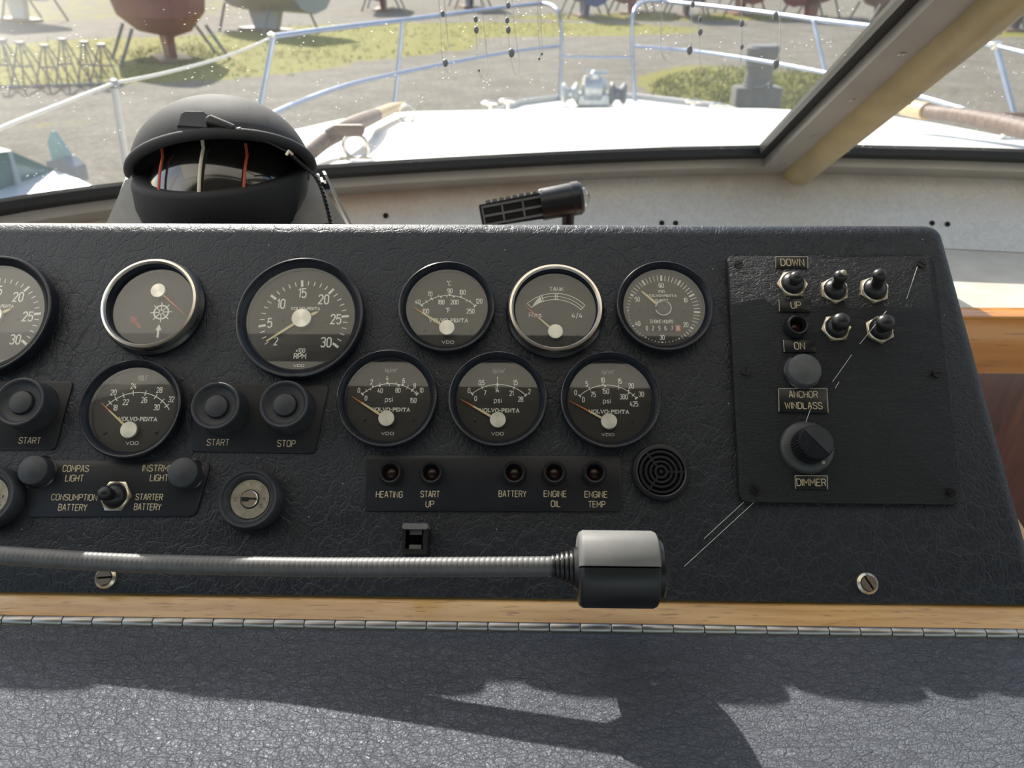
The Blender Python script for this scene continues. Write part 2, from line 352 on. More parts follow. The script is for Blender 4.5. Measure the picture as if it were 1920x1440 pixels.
# ---------------------------------------------------------------- stroke lettering
FONT = {
'A': '0,0 1.7,6 2.3,6 4,0|.65,2 3.35,2', 'B': '0,0 0,6 2.6,6 3.7,5.4 3.7,3.9 2.8,3.2 0,3.2|2.8,3.2 4,2.4 4,.8 3,0 0,0', 'C': '4,4.7 4,5 3,6 1,6 0,5 0,1 1,0 3,0 4,1 4,1.3',
'D': '0,0 0,6 2.6,6 4,4.8 4,1.2 2.6,0 0,0', 'E': '3.7,6 0,6 0,0 3.7,0|0,3.1 3.2,3.1', 'F': '3.7,6 0,6 0,0|0,3.1 3.2,3.1', 'G': '4,4.7 4,5 3,6 1,6 0,5 0,1 1,0 3,0 4,1 4,2.8 2.2,2.8',
'H': '0,0 0,6|4,0 4,6|0,3.1 4,3.1', 'I': '0,0 0,6', 'K': '0,0 0,6|4,6 0,2.4|1.3,3.6 4,0', 'L': '0,6 0,0 3.6,0', 'M': '0,0 0,6 2.4,2.2 4.8,6 4.8,0', 'N': '0,0 0,6 4,0 4,6',
'O': '1,0 0,1 0,5 1,6 3,6 4,5 4,1 3,0 1,0', 'P': '0,0 0,6 3,6 4,5.2 4,3.6 3,2.8 0,2.8', 'Q': '1,0 0,1 0,5 1,6 3,6 4,5 4,1 3,0 1,0|2.4,1.6 4.2,-.4', 'R': '0,0 0,6 3,6 4,5.2 4,3.8 3,3 0,3|2.3,3 4,0',
'S': '4,4.8 4,5.2 3,6 1,6 0,5.1 0,4 1,3.3 3,2.8 4,2.1 4,.9 3,0 1,0 0,.9 0,1.3', 'T': '0,6 4,6|2,6 2,0', 'U': '0,6 0,1 1,0 3,0 4,1 4,6', 'V': '0,6 2,0 4,6', 'W': '0,6 1.3,0 2.7,5 4.1,0 5.4,6', 'Y': '0,6 2,3 4,6|2,3 2,0', 'Z': '0,6 4,6 0,0 4,0',
'0': '1,0 0,1 0,5 1,6 2.4,6 3.4,5 3.4,1 2.4,0 1,0', '1': '0,4.9 1.4,6 1.4,0', '2': '0,4.7 0,5.2 .9,6 2.5,6 3.4,5.1 3.4,4 0,0 3.4,0', '3': '0,5.2 .9,6 2.5,6 3.4,5.2 3.4,3.9 2.5,3.1 1.2,3.1|2.5,3.1 3.4,2.4 3.4,.9 2.5,0 .9,0 0,.9',
'4': '1.6,6 0,1.7 3.6,1.7|2.6,3.2 2.6,0', '5': '3.2,6 .1,6 0,3.2 .9,3.8 2.4,3.8 3.4,2.9 3.4,.9 2.4,0 .9,0 0,.8', '6': '3.2,5.4 2.4,6 1,6 0,5 0,1 1,0 2.4,0 3.4,1 3.4,2.6 2.4,3.5 .1,3.2', '7': '0,6 3.4,6 1.2,0',
'8': '1,3.2 0,4 0,5.2 .9,6 2.5,6 3.4,5.2 3.4,4 2.4,3.2 1,3.2 0,2.4 0,.9 .9,0 2.5,0 3.4,.9 3.4,2.4 2.4,3.2', '9': '.2,.6 1,0 2.4,0 3.4,1 3.4,5 2.4,6 1,6 0,5 0,3.6 1,2.7 3.3,2.9',
'/': '0,-.8 2.2,6.6', '.': '0,0 0,.8', '-': '0,2.6 3,2.6', "'": '0,5 0,6', 'd': '.4,5 0,5.4 0,5.8 .4,6.2 .8,6.2 1.2,5.8 1.2,5.4 .8,5 .4,5', 'x': '0,1 2.2,4|0,4 2.2,1', 's2': '0,5.4 .5,6 1,5.4 0,4 1.2,4',
'k': '0,0 0,6|2.6,4 0,1.7|1,2.6 2.8,0', 'p': '0,-2 0,4 2,4 2.8,3.2 2.8,.8 2,0 0,0', 'c': '2.6,3.3 1.9,4 .8,4 0,3.2 0,.8 .8,0 1.9,0 2.6,.7', 'm': '0,0 0,4 3.8,4 4.4,3.4 4.4,0|2.2,4 2.2,0', 's': '2.5,3.4 1.9,4 .7,4 0,3.3 .7,2.3 1.9,1.8 2.5,1 1.9,0 .7,0 0,.6', 'i': '0,0 0,4|0,5 0,5.8', 'n': '0,0 0,4 2,4 2.8,3.2 2.8,0', 'e': '0,2 2.8,2 2.8,3.2 2,4 .8,4 0,3.2 0,.8 .8,0 2.5,0', 't': '.8,6 .8,0 2,0|0,4 2,4', '2s': '0,5.6 .6,6 1.1,5.5 0,4.2 1.2,4.2',
}
SERIF = {  # wide slab-serif capitals
'V': ('0,6 2.6,0 5,6', '-.8,6 1,6|4.2,6 5.8,6'), 'O': ('1.4,0 0,1.4 0,4.6 1.4,6 4.2,6 5.6,4.6 5.6,1.4 4.2,0 1.4,0', ''), 'L': ('1,6 1,0 4.4,0 4.6,1.6', '0,6 2,6|0,0 2,0'),
'P': ('1,0 1,6 4,6 5,5.2 5,3.6 4,2.8 1,2.8', '0,6 1,6|0,0 2.2,0'), 'E': ('4.5,4.6 4.4,6 1,6 1,0 4.5,0 4.7,1.6|1,3.1 3,3.1', '0,6 1,6|0,0 1,0|3,2.4 3,3.8'), 'N': ('1,0 1,6 5,0 5,6', '0,6 1,6|0,0 2,0|4.2,6 5.9,6'),
'T': ('0,4.6 .2,6 5,6 5.2,4.6|2.6,6 2.6,0', '1.6,0 3.6,0'), 'A': ('0,0 2.6,6 5,0|1,2.1 4,2.1', '-.8,0 1,0|4,0 5.8,0'), '-': ('0,2.8 2.6,2.8', '')}
def parse(s): return [[tuple(map(float, p.split(','))) for p in st.split()] for st in s.split('|') if st]
def text(g, s, cx, cy, h, wd=None, stroke=.13, xs=1., z=0., serif=False, gap=1.5, slant=0.):
    "lettering centred at cx,cy with cap height h (and total width wd if given)"
    x = 0; st = []
    for ch in s:
        if ch == ' ': x += 2.6; continue
        if ch == '^': k = '2s'
        elif ch == '*': k = 'd'
        else: k = ch
        if serif: a, e = SERIF[k]; ps = parse(a)+parse(e)
        else: ps = parse(FONT[k])
        x1 = max(p[0] for q in ps for p in q); x0 = min(0, min(p[0] for q in ps for p in q)) if serif else 0
        for q in ps: st.append([(p[0]+x-x0, p[1]) for p in q])
        x += x1-x0+gap
    tot = x-gap; sc = h/6; sx = (wd/tot) if wd else sc*xs
    for q in st: g.ribbon([(cx+(p[0]-tot/2)*sx+slant*(p[1]-3)*sc, cy+(p[1]-3)*sc) for p in q], stroke*h, z)
def pxs(x, y, h): return (pl(x+5, y, h)-pl(x-5, y, h)).length/10, (pl(x, y+5, h)-pl(x, y-5, h)).length/10
# ================================================================ STRUCTURE: cabin and windscreen
def off(v, dx=0, dy=0, dz=0): return V((v.x+dx, v.y+dy, v.z+dz))
RK = V((0, -cos(radians(31.3)), sin(radians(31.3))))      # rake of the windscreen
ZB = -.27
bpx = [(0, 413), (215, 378), (400, 358), (600, 341), (855, 324), (1192, 306.5), (1463, 301), (1553, 301), (1920, 316)]
base = [zp(x, y, ZB) for x, y in bpx]
XC = .400
lefts = [p for p in base if p.x < .385]
base = [V((-1.0, .42, EZ+ZB)), V((-.80, .62, EZ+ZB))]+lefts
base += [V((XC, max(p.y for p in lefts)+.006, EZ+ZB))]
base += [V((2*XC-p.x, p.y, p.z)) for p in reversed(base[:-1])]
def smooth(pts, k=2):
    for _ in range(k):
        q = [pts[0]]
        for i in range(len(pts)-1): q += [pts[i]*.75+pts[i+1]*.25, pts[i]*.25+pts[i+1]*.75]
        q.append(pts[-1]); pts = q
    return pts
base = smooth(base)
def by(x):
    "y of the base curve at x"
    for a, b in zip(base, base[1:]):
        if a.x <= x <= b.x: return a.y+(b.y-a.y)*(x-a.x)/max(1e-9, b.x-a.x)
    return base[0].y if x < base[0].x else base[-1].y
def bt(x):
    d = V((.02, by(x+.01)-by(x-.01), 0)).normalized(); return d
GN = RK.cross(V((1, 0, 0))).normalized()          # roughly outward/upward normal of the pane
if GN.z < 0: GN = -GN
GLEN = 1.121
def strip(name, xs, u0, u1, w0, w1, mat, parent=None):
    "a strip following the base curve: u along the rake, w along the pane normal"
    g = G(); n = len(xs); vs = []
    for x in xs:
        b0 = V((x, by(x), EZ+ZB)); vs += [b0+RK*u0+GN*w0, b0+RK*u1+GN*w0, b0+RK*u1+GN*w1, b0+RK*u0+GN*w1]
    fs = [(4*i+k, 4*i+(k+1) % 4, 4*(i+1)+(k+1) % 4, 4*(i+1)+k) for i in range(n-1) for k in range(4)]+[(3, 2, 1, 0), tuple(4*(n-1)+k for k in range(4))]
    g.add(vs, fs); return g.out(name, mat, parent, True)
def xr(a, b, n=40): return [a+(b-a)*i/n for i in range(n+1)]
def bx(px_, py_): return zp(px_, py_, ZB).x
xl0, xl1, xm0, xm1, xr0, xr1 = -.98, bx(1418, 301), bx(1471, 301), bx(1524, 301), bx(1537, 301), 2*XC+.98
# frames (interior trim) : lower rail, seals, mullion strips
FR = 0.036
tag(strip('trim_1', xr(xl0, xr1, 90), -.012, FR, -.020, .004, M['frame']), 'grey metal lower frame of the windscreen', kind='structure')
def mull(name, xa, xb, w0, w1, mat, u0=-.012, parent=None):
    return strip(name, [xa, (xa+xb)/2, xb], u0, GLEN, w0, w1, mat, parent)
tl = mull('trim_2', xl1, xm0+.006, -.020, .004, M['frame'], .0); tag(tl, 'grey metal flange left of the mullion tube', kind='structure')
tr_ = mull('trim_3', xm1-.006, xr0, -.020, .004, M['frame'], .0); tag(tr_, 'grey metal flange right of the mullion tube', kind='structure')
mull('trim_4', xm0, xm1, -.004, .006, M['frame'], 0); tag(bpy.data.objects['trim_4'], 'outer frame bar behind the mullion tube', kind='structure')
SE = .018
def seal(name, xa, xb, parent):
    strip(name, xr(xa, xb, 50), FR, FR+SE, -.008, .005, M['seal'], parent)
w1 = tag(bpy.data.objects.new('window_1', None), 'wide left windscreen pane', kind='structure'); COL.objects.link(w1)
w2 = tag(bpy.data.objects.new('window_2', None), 'right windscreen pane', kind='structure'); COL.objects.link(w2)
hz = (zp(60, 385, ZB)+RK*.62)
M['pane'] = glass('windscreen_glass', (.97, .98, .975), 1.5, .0, dirt=.022, haze=(tuple(hz), .45, .40), gain=.8)
def pane(name, xa, xb, parent):
    xs = xr(xa, xb, 50); g = G(); vs = []
    for x in xs:
        b0 = V((x, by(x), EZ+ZB)); vs += [b0+RK*(FR+.004), b0+RK*GLEN]
    g.add(vs, [(2*i, 2*i+1, 2*i+3, 2*i+2) for i in range(len(xs)-1)]); return g.out(name, M['pane'], parent, 'all')
pane('pane', xl0, xl1-.004, w1); seal('lower_seal', xl0, xl1, w1); mull('side_seal', xl1-.013, xl1, -.008, .005, M['seal'], FR, w1)
pane('pane', xr0+.004, xr1, w2); seal('lower_seal', xr0, xr1, w2)
# mullion tube : thing with rounded foot
mt = empty('mullion_tube', 'cream padded tube running up the windscreen mullion, right of the centre', 'tube', Matrix.Translation(V((XC, by(XC), EZ+ZB))))
g = G(); XT = bx(1497, 301); c0 = V((XT, by(XT), EZ+ZB))-GN*.014; rt = .0245
for k in range(1):
    pts = [c0+RK*u for u in (-.030, -.028, -.022, -.012, .0, .05, .2, .4, .6, .8, 1.0, GLEN)]
    g.tube([p-mt.location for p in pts], [rt*.35, rt*.62, rt*.86, rt*.97]+[rt]*8, 28)
g.out('tube_cover', M['tube'], mt, True)
g = G(); g.tube([c0+RK*u-mt.location for u in (-.0315, -.0285, -.022)], [rt*.40, rt*.70, rt*.90], 28); g.out('foot_seam', M['seal'], mt, True)
# screws on the flanges
for x, us in (((xl1+xm0)/2+.001, (.05, .16, .27, .38, .49, .60)), ((xm1+xr0)/2+.002, (.10, .26, .42, .58))):
    for u in us:
        p = V((x, by(x), EZ+ZB))+RK*u-GN*.020
        rotm = (-GN).to_track_quat('Z', 'Y').to_matrix().to_4x4()
        g = G(); g.lathe([(0.0042, 0), (.0040, .0009), (.0024, .0016), (0, .0018)], 12, M=Matrix.Translation(p) @ rotm); g.out('frame_screw', M['steel'], tl if x < XC else tr_, True)
for x in xr(-.5, .40, 7)+xr(.55, .95, 3):
    p = V((x, by(x), EZ+ZB))+RK*.012-GN*.020
    g = G(); g.lathe([(0.0032, 0), (.0030, .0008), (0, .0014)], 12, M=Matrix.Translation(p) @ rotm); g.out('frame_screw', M['steel'], bpy.data.objects['trim_1'], True)
# fascia board under the screen, shelf, nosing, cupboard front
ZS = -.365; FB = .090
xs = xr(-.98, 2*XC+.98, 90)
g = G(); vs = []
for x in xs:
    y = by(x); vs += [V((x, y+.010, EZ+ZB+.004)), V((x, y-FB, EZ+ZS)), V((x, y-FB+.02, EZ+ZS-.01)), V((x, y+.03, EZ+ZB-.01))]
g.add(vs, [(4*i+k, 4*i+(k+1) % 4, 4*i+4+(k+1) % 4, 4*i+4+k) for i in range(len(xs)-1) for k in range(4)])
fa = tag(g.out('wall_front', M['fascia'], None, True), 'pale grey laminate board under the windscreen', kind='structure')
for px_, py_ in ((1748, 418), (1777, 420), (1241, 418), (1267, 418), (723, 404), (1455, 281), (1475, 318)):
    r = ray(px_, py_)
    # intersect with sloping board near that x
    tt = 1.0
    for _ in range(30):
        q = EYE+r*tt; k = (EZ+ZB-q.z)/(ZB-ZS); yy = by(q.x)-k*FB; tt *= 1+(yy-q.y)/q.y
    if q.z > EZ+ZB-.004: continue
    g = G(); nb = V((0, -(ZB-ZS), FB)).normalized()
    g.lathe([(.0036, -.001), (.0036, .0004), (.0018, .0004), (.0012, -.0002), (0, -.0002)], 12, M=Matrix.Translation(q) @ nb.to_track_quat('Z', 'Y').to_matrix().to_4x4())
    g.out('old_screw_hole', M['dark'], fa, True)
YN = .790
g = G(); g.box((-.98, YN+.012, EZ+ZS-.02), (2*XC+.98, 1.10, EZ+ZS-.001)); tag(g.out('trim_5', simple('shelf_laminate', (.66, .62, .52), .45, noise=.12, nscale=25), None), 'cream dashboard shelf in the sun', kind='structure')
nz0 = yp(1880, 582, YN); nz1 = yp(1880, 700, YN)
bprism('trim_6', rpoly([(-.98, nz1.z), (2*XC+.98, nz1.z), (2*XC+.98, EZ+ZS+.0015), (-.98, EZ+ZS+.0015)], .004), 0, .024, .004, M['nosing'],
       mw=Matrix(((1, 0, 0, 0), (0, 0, -1, YN+.024), (0, 1, 0, 0), (0, 0, 0, 1))))
tag(bpy.data.objects['trim_6'], 'varnished orange wooden nosing of the shelf', kind='structure')
g = G(); g.box((-.98, YN+.03, EZ-1.4), (2*XC+.98, YN+.05, nz1.z+.02)); tag(g.out('wall_cupboard', M['mahog'], None), 'dark mahogany cupboard front under the shelf', kind='structure')
# lower desk : wooden strip, lid
ZW = pl(960, 1121); ZWz = (PM @ V((ZW.x, ZW.y, 0))).z-EZ       # panel foot height rel. eye
zW = ZWz-.002
def zpl(x, y, z): return zp(x, y, z)
y_top = zp(960, 1121, zW).y; y_bot = zp(960, 1166, zW).y; y_h = zp(960, 1180, zW).y
g = G()
bprism('trim_7', [(-.46, y_bot), (.62, y_bot), (.62, y_top+.05), (-.46, y_top+.05)], -.018, 0, .0015, M['wood'], mw=Matrix.Translation((0, 0, EZ+zW)))
tag(bpy.data.objects['trim_7'], 'light wooden strip between console and lid', kind='structure')
ym = (y_bot+y_h)/2; rh = (y_bot-y_h)/2*1.08
hi = empty('piano_hinge', 'long silver piano hinge joining the wooden strip and the black lid', 'hinge', Matrix.Translation((0, ym, EZ+zW-rh*.45)))
kx = [zp(x, 1174, zW).x for x in (858, 915.6)]; kw = kx[1]-kx[0]; x = kx[0]-kw*17
km = None
while x < .60:
    if km is None:
        g = G(); Mx = Matrix.Rotation(pi/2, 4, 'Y'); g.lathe([(rh*.9, .0001), (rh, .0006), (rh, kw-.0009), (rh*.9, kw-.0004)], 20, M=Mx)
        o = g.out('knuckle', M['steel'], hi, True); km = o.data
    else: o = bpy.data.objects.new('knuckle', km); COL.objects.link(o); o.parent = hi
    o.location = (x, 0, 0); x += kw
g = G(); g.tube([(-.46, 0, 0), (.61, 0, 0)], rh*.7, 10); g.out('pin', M['dark'], hi)
g = G(); g.box((-.46, -.012, -.0014), (.61, .006, -.0004)); g.out('leaf', M['steel'], hi)
zL = zW-.0015
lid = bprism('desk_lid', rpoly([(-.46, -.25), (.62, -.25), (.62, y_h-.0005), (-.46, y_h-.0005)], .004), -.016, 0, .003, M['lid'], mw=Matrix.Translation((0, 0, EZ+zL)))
tag(lid, 'black textured vinyl covered lid hinged below the instrument console', 'lid')
g = G(); g.box((-.46, -.25, -1.1), (.62, y_top+.05, -.0185)); tag(g.out('wall_desk', M['mahog'], None, mw=Matrix.Translation((0, 0, EZ+zW))), 'mahogany base cabinet of the helm desk', kind='structure')
# pale wooden rail right of the console
A_ = zp(1886, 930, zW+.022); B_ = zp(1922, 986, zW+.022); d_ = (B_-A_).normalized(); n_ = V((d_.y, -d_.x, 0)); n_ = -n_ if n_.x > 0 else n_
e_ = (B_-A_).length+.012; a = [A_-d_*.09, A_+d_*e_, A_+d_*e_+n_*.022, A_-d_*.09+n_*.022]
bprism('wooden_rail', [(p.x, p.y) for p in a], -.022, .0, .003, M['pale'], mw=Matrix.Translation((0, 0, EZ+zW+.022)))
tag(bpy.data.objects['wooden_rail'], 'pale wooden rail end beside the lower right corner of the console', 'rail')
# cabin shell around (outside the view)
def wallbox(name, a, b, mat, lab):
    g = G(); g.box(a, b); return tag(g.out(name, mat, None), lab, kind='structure')
yr = by(XC)-GLEN*cos(radians(31.3)); zr = EZ+ZB+GLEN*sin(radians(31.3))
wallbox('ceiling', (-1.05, -1.9, zr), (2*XC+1.05, .09, zr+.04), M['headliner'], 'cream headliner of the wheelhouse roof')
wallbox('trim_8', (-1.05, .15, zr-.005), (2*XC+1.05, yr+.01, zr+.03), M['seal'], 'unseen dark header beam shaped to darken the dial reflections')  # beam and the gap behind it are placed to band the dial reflections
def fill_sheet_mat():
    m = bpy.data.materials.new('fill_sheet'); m.use_nodes = True; t = m.node_tree; t.nodes.clear()
    a = N(t, 'ShaderNodeBsdfDiffuse'); a.inputs[0].default_value = (.78, .72, .60, 1); b = N(t, 'ShaderNodeBsdfTranslucent'); b.inputs[0].default_value = (.80, .72, .58, 1)
    mx = N(t, 'ShaderNodeMixShader', i0=.6); t.links.new(a.outputs[0], mx.inputs[1]); t.links.new(b.outputs[0], mx.inputs[2]); o = N(t, 'ShaderNodeOutputMaterial'); t.links.new(mx.outputs[0], o.inputs[0]); return m
g = G(); g.add([V((-1.0, -.25, zr+.22)), V((2*XC+1, -.25, zr+.22)), V((2*XC+1, .62, zr+.20)), V((-1.0, .62, zr+.20))], [(0, 1, 2, 3)])  # unseen translucent sheet, added to brighten the dial glass and the cabin
tag(g.out('trim_9', fill_sheet_mat(), None), 'unseen cream sheet added over the roof to brighten the dial reflections', kind='structure')
for nm, xa, xb in (('wall_left', -1.08, -1.02), ('wall_right', 2*XC+1.02, 2*XC+1.08)):
    g = G(); g.box((xa, -1.9, EZ-1.5), (xb, .45, EZ-.28))
    for yy in (-1.9, -.8, .30): g.box((xa, yy, EZ-.28), (xb, yy+.07, zr+.03))
    tag(g.out(nm, M['headliner'], None), 'wheelhouse side wall with open window bays', kind='structure')
wallbox('floor', (-1.08, -1.95, EZ-1.55), (2*XC+1.08, YN+.05, EZ-1.5), M['mahog'], 'wheelhouse floor')
# ================================================================ CONSOLE
tl_, tr2 = pl(-420, 414), pl(1752, 420)
bl_, br_ = pl(-420, 1100), pl(1926, 1134)
def cons():
    bm = bmesh.new()
    A = PM @ V((0, br_.y, 0)); B = PM @ V((0, tr2.y, 0))
    prof = [(A.y, A.z), (B.y, B.z), (B.y+.055, B.z-.030), (B.y+.065, A.z)]
    xr_ = [v+PO.x for v in (br_.x+.011, tr2.x+.006, tr2.x+.004, br_.x+.008)]; xl_ = [-.47]*4
    Lv = [bm.verts.new((xl_[i], *prof[i])) for i in range(4)]; Rv = [bm.verts.new((xr_[i], *prof[i])) for i in range(4)]
    bm.faces.new(Lv); bm.faces.new(Rv[::-1])
    for i in range(4): bm.faces.new((Lv[i], Rv[i], Rv[(i+1) % 4], Lv[(i+1) % 4]))
    bmesh.ops.recalc_face_normals(bm, faces=bm.faces)
    ed = [e for e in bm.edges if not (abs(e.verts[0].co.z-A.z) < 1e-5 and abs(e.verts[1].co.z-A.z) < 1e-5)]
    bmesh.ops.bevel(bm, geom=ed, offset=.0095, segments=6, affect='EDGES', profile=.55)
    return from_bm('instrument_console', bm, M['console'])
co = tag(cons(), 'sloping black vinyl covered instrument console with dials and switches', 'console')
# cup-washer screws that hold the console
for x, y, an, lab in ((196, 1083, 5, 'slotted chrome screw with cup washer, just under the gooseneck'), (1628, 1094, -60, 'slotted chrome screw with cup washer at the lower right of the console')):
    e = empty('panel_screw', lab, 'screw', on_panel(x, y, .002), 'console fixing screws')
    k = pxs(x, y, 0)[0]*21
    g = G(); g.lathe([(k, 0), (k*.95, .0013), (k*.72, .0024), (k*.62, .0012)], 32); g.out('cup_washer', M['nickel'], e, True)
    g = G()
    for sgn in (1, -1):
        pts = []
        for i in range(13):
            a_ = pi*i/12; pts.append((cos(a_)*k*.64, sgn*(sin(a_)*k*.54+k*.09)))
        Mr = Matrix.Rotation(radians(an), 4, 'Z')
        g.prism(pts[::sgn], .0006, .0036, Mr)
    g.out('screw_head', M['chrome'], e)
    g = G(); g.lathe([(k*.62, .0004), (k*.6, .0014), (0, .0014)], 24); g.out('slot_shade', M['dark'], e)  # dark disc painting the shade inside the slot
# ================================================================ GAUGES
def pt(zoom, x, y): return zoom[0]+x/zoom[2], zoom[1]+y/zoom[2]
class Dial:
    def __init__(s, cx, cy, wpx, zoom, label, name='gauge', cat='gauge', chrome=False, H=.0082, hd=.0012, rin=.80, at=None, group=None):
        s.zoom = zoom; s.H = H; s.hd = hd; s.c = pl(cx, cy, H); s.k = pxs(cx, cy, hd)
        R = pxs(cx, cy, H)[0]*wpx/2; s.R = R
        place = PM @ Matrix.Translation((s.c.x, s.c.y, 0)) if at is None else on_panel(at[0], at[1], H)
        s.e = e = empty(name, label, cat, place, group)
        g = G()
        if chrome:
            g.lathe([(R*.97, 0), (R*.97, H*.45), (R*1.0, H*.55), (R*1.0, H*.8), (R*.965, H), (R*.92, H*1.03), (R*.885, H*.9), (R*.88, H*.6)], 72)
            s.e_ = g; g.f = [f for f in g.f if len(f) == 4]; g.out('bezel', M['chrome'], e, True)
            g = G(); g.lathe([(R*1.04, 0), (R*1.04, H*.28), (R*.98, H*.42), (R*.9, H*.42)], 72); g.f = [f for f in g.f if len(f) == 4]; g.out('base_ring', M['bezel'], e, True)
            ri = R*.88; g = G(); g.lathe([(ri, H*.88), (ri*.97, hd+.0008), (ri*.95, hd)], 72); g.f = [f for f in g.f if len(f) == 4]; g.out('inner_rim', M['rim'], e, True); rd = ri*.97
        else:
            g.lathe([(R*.99, 0), (R, H*.3), (R, H*.72), (R*.985, H*.95), (R*.965, H), (R*.945, H*.98), (R*.93, H*.86)], 72); g.f = [f for f in g.f if len(f) == 4]; g.out('bezel', M['bezel'], e, True)
            rd = R*(rin+.045); g = G(); g.lathe([(R*.932, H*.87), (R*.90, H*.62), (rd*1.005, hd+.0016), (rd, hd+.0015), (rd*.99, hd)], 72); g.f = [f for f in g.f if len(f) == 4]; g.out('inner_rim', M['rim'], e, True)
        s.rd = rd
        g = G(); g.lathe([(rd, hd-.0006), (rd, hd), (0, hd)], 64); g.out('dial_face', M['dial'], e)
        g = G(); g.lathe([(rd*.995, hd+.0052 if chrome else hd+.0050), (0, hd+.0052 if chrome else hd+.0050)], 64); g.f = [f for f in g.f if len(f) == 4]
        g.f = []; g.v = []; n = 64; g.add([(rd*.997*cos(2*pi*i/n), rd*.997*sin(2*pi*i/n), hd+.0040) for i in range(n)], [tuple(range(n))])
        g.out('cover_glass', M['glass'], e)
        s.p = G(); s.dim = G()
    def L(s, x, y, h=None):
        a = pt(s.zoom, x, y); q = pl(a[0], a[1], s.hd if h is None else h)-s.c; return q
    def w(s, d): return d/s.zoom[2]*s.k[0]
    def t(s, st, x, y, h, wd=None, stroke=.13, xs=.78, serif=False, dim=False, gap=1.5):
        q = s.L(x, y); text(s.dim if dim else s.p, st, q.x, q.y, h/s.zoom[2]*s.k[1], wd and s.w(wd), stroke, xs, s.hd+.00012, serif, gap)
    def brand(s, x, y, wd, h): s.t('VOLVO-PENTA', x, y, h*1.05, wd, .24, serif=True, gap=1.3)
    def vdo(s, x, y, wd, h=22): s.t('VDO', x, y, h, wd, .17)
    def arc(s, a, b, c, wd=5):
        A, B, C = s.L(*a), s.L(*b), s.L(*c)
        d = 2*(A.x*(B.y-C.y)+B.x*(C.y-A.y)+C.x*(A.y-B.y))
        ux = ((A.x**2+A.y**2)*(B.y-C.y)+(B.x**2+B.y**2)*(C.y-A.y)+(C.x**2+C.y**2)*(A.y-B.y))/d
        uy = ((A.x**2+A.y**2)*(C.x-B.x)+(B.x**2+B.y**2)*(A.x-C.x)+(C.x**2+C.y**2)*(B.x-A.x))/d
        O = V((ux, uy)); r = (A-O).length; a0 = atan2(A.y-uy, A.x-ux); a1 = atan2(C.y-uy, C.x-ux)
        s.p.ribbon([(ux+r*cos(a0+(a1-a0)*i/24), uy+r*sin(a0+(a1-a0)*i/24)) for i in range(25)], s.w(wd), s.hd+.00012)
        return O, r
    def tick(s, O, r, x, y, o, i, wd):
        q = s.L(x, y)-O; q = q.normalized(); s.p.ribbon([O+q*(r+s.w(o)), O+q*(r-s.w(i))], s.w(wd), s.hd+.00016)
    def hub(s, x, y, r, tip, tail=None, cap='hub', orange=.28, wd=22, capmat=None):
        c = s.L(x, y); R = s.w(r); hh = s.hd
        T = s.L(*tip, h=hh+.0014); d = (T-c).normalized(); nn = V((-d.y, d.x)); W = s.w(wd)/2; Lg = (T-c).length
        e0 = c+d*Lg*(1-orange); a = [c+nn*W, c-nn*W, e0-nn*W*.55, e0+nn*W*.55]
        g = G(); g.prism(a, hh+.0008, hh+.0014)
        if tail:
            Q = s.L(*tail, h=hh+.0014); d2 = (Q-c).normalized(); n2 = V((-d2.y, d2.x)); ln = (Q-c).length
            g.prism([c-n2*W*.7, c+d2*ln*.72-n2*W*1.05, c+d2*ln, c+d2*ln*.72+n2*W*1.05, c+n2*W*.7], hh+.0008, hh+.0014)
        nd = g.out('needle', M['cream'], s.e)
        g = G(); g.prism([e0+nn*W*.55, e0-nn*W*.55, T-nn*W*.12, T+nn*W*.12], hh+.0008, hh+.0014)
        g.out('needle_tip', M['orange'] if orange else M['cream'], nd)
        o = G(); o.lathe([(R, 0), (R, .0016), (R*.97, .0018), (0, .0018)], 40); ob = o.out('hub_cap', capmat or M['hub'], s.e, 30); ob.location = (c.x, c.y, hh+.0012)
        return c
    def dots(s, *pts):
        for x, y in pts:
            q = s.L(x, y); g = G(); g.lathe([(s.w(18), 0), (s.w(17), .0003), (s.w(10), .0005), (0, .0005)], 16, c=(q.x, q.y, s.hd)); g.out('dial_screw', M['screw'], s.e, True)
    def done(s):
        if s.p.v: s.p.out('scale_print', M['print'], s.e)
        if s.dim.v: s.dim.out('faint_print', M['printdim'], s.e)
ZR = (340, 460, 4.8); ZT = (720, 460, 4.571); ZK = (620, 640, 4.571); Z3 = (1020, 640, 5.647); ZH = (1130, 470, 7.2); ZV = (0, 660, 4.236); ZG = (0, 440, 4.364)
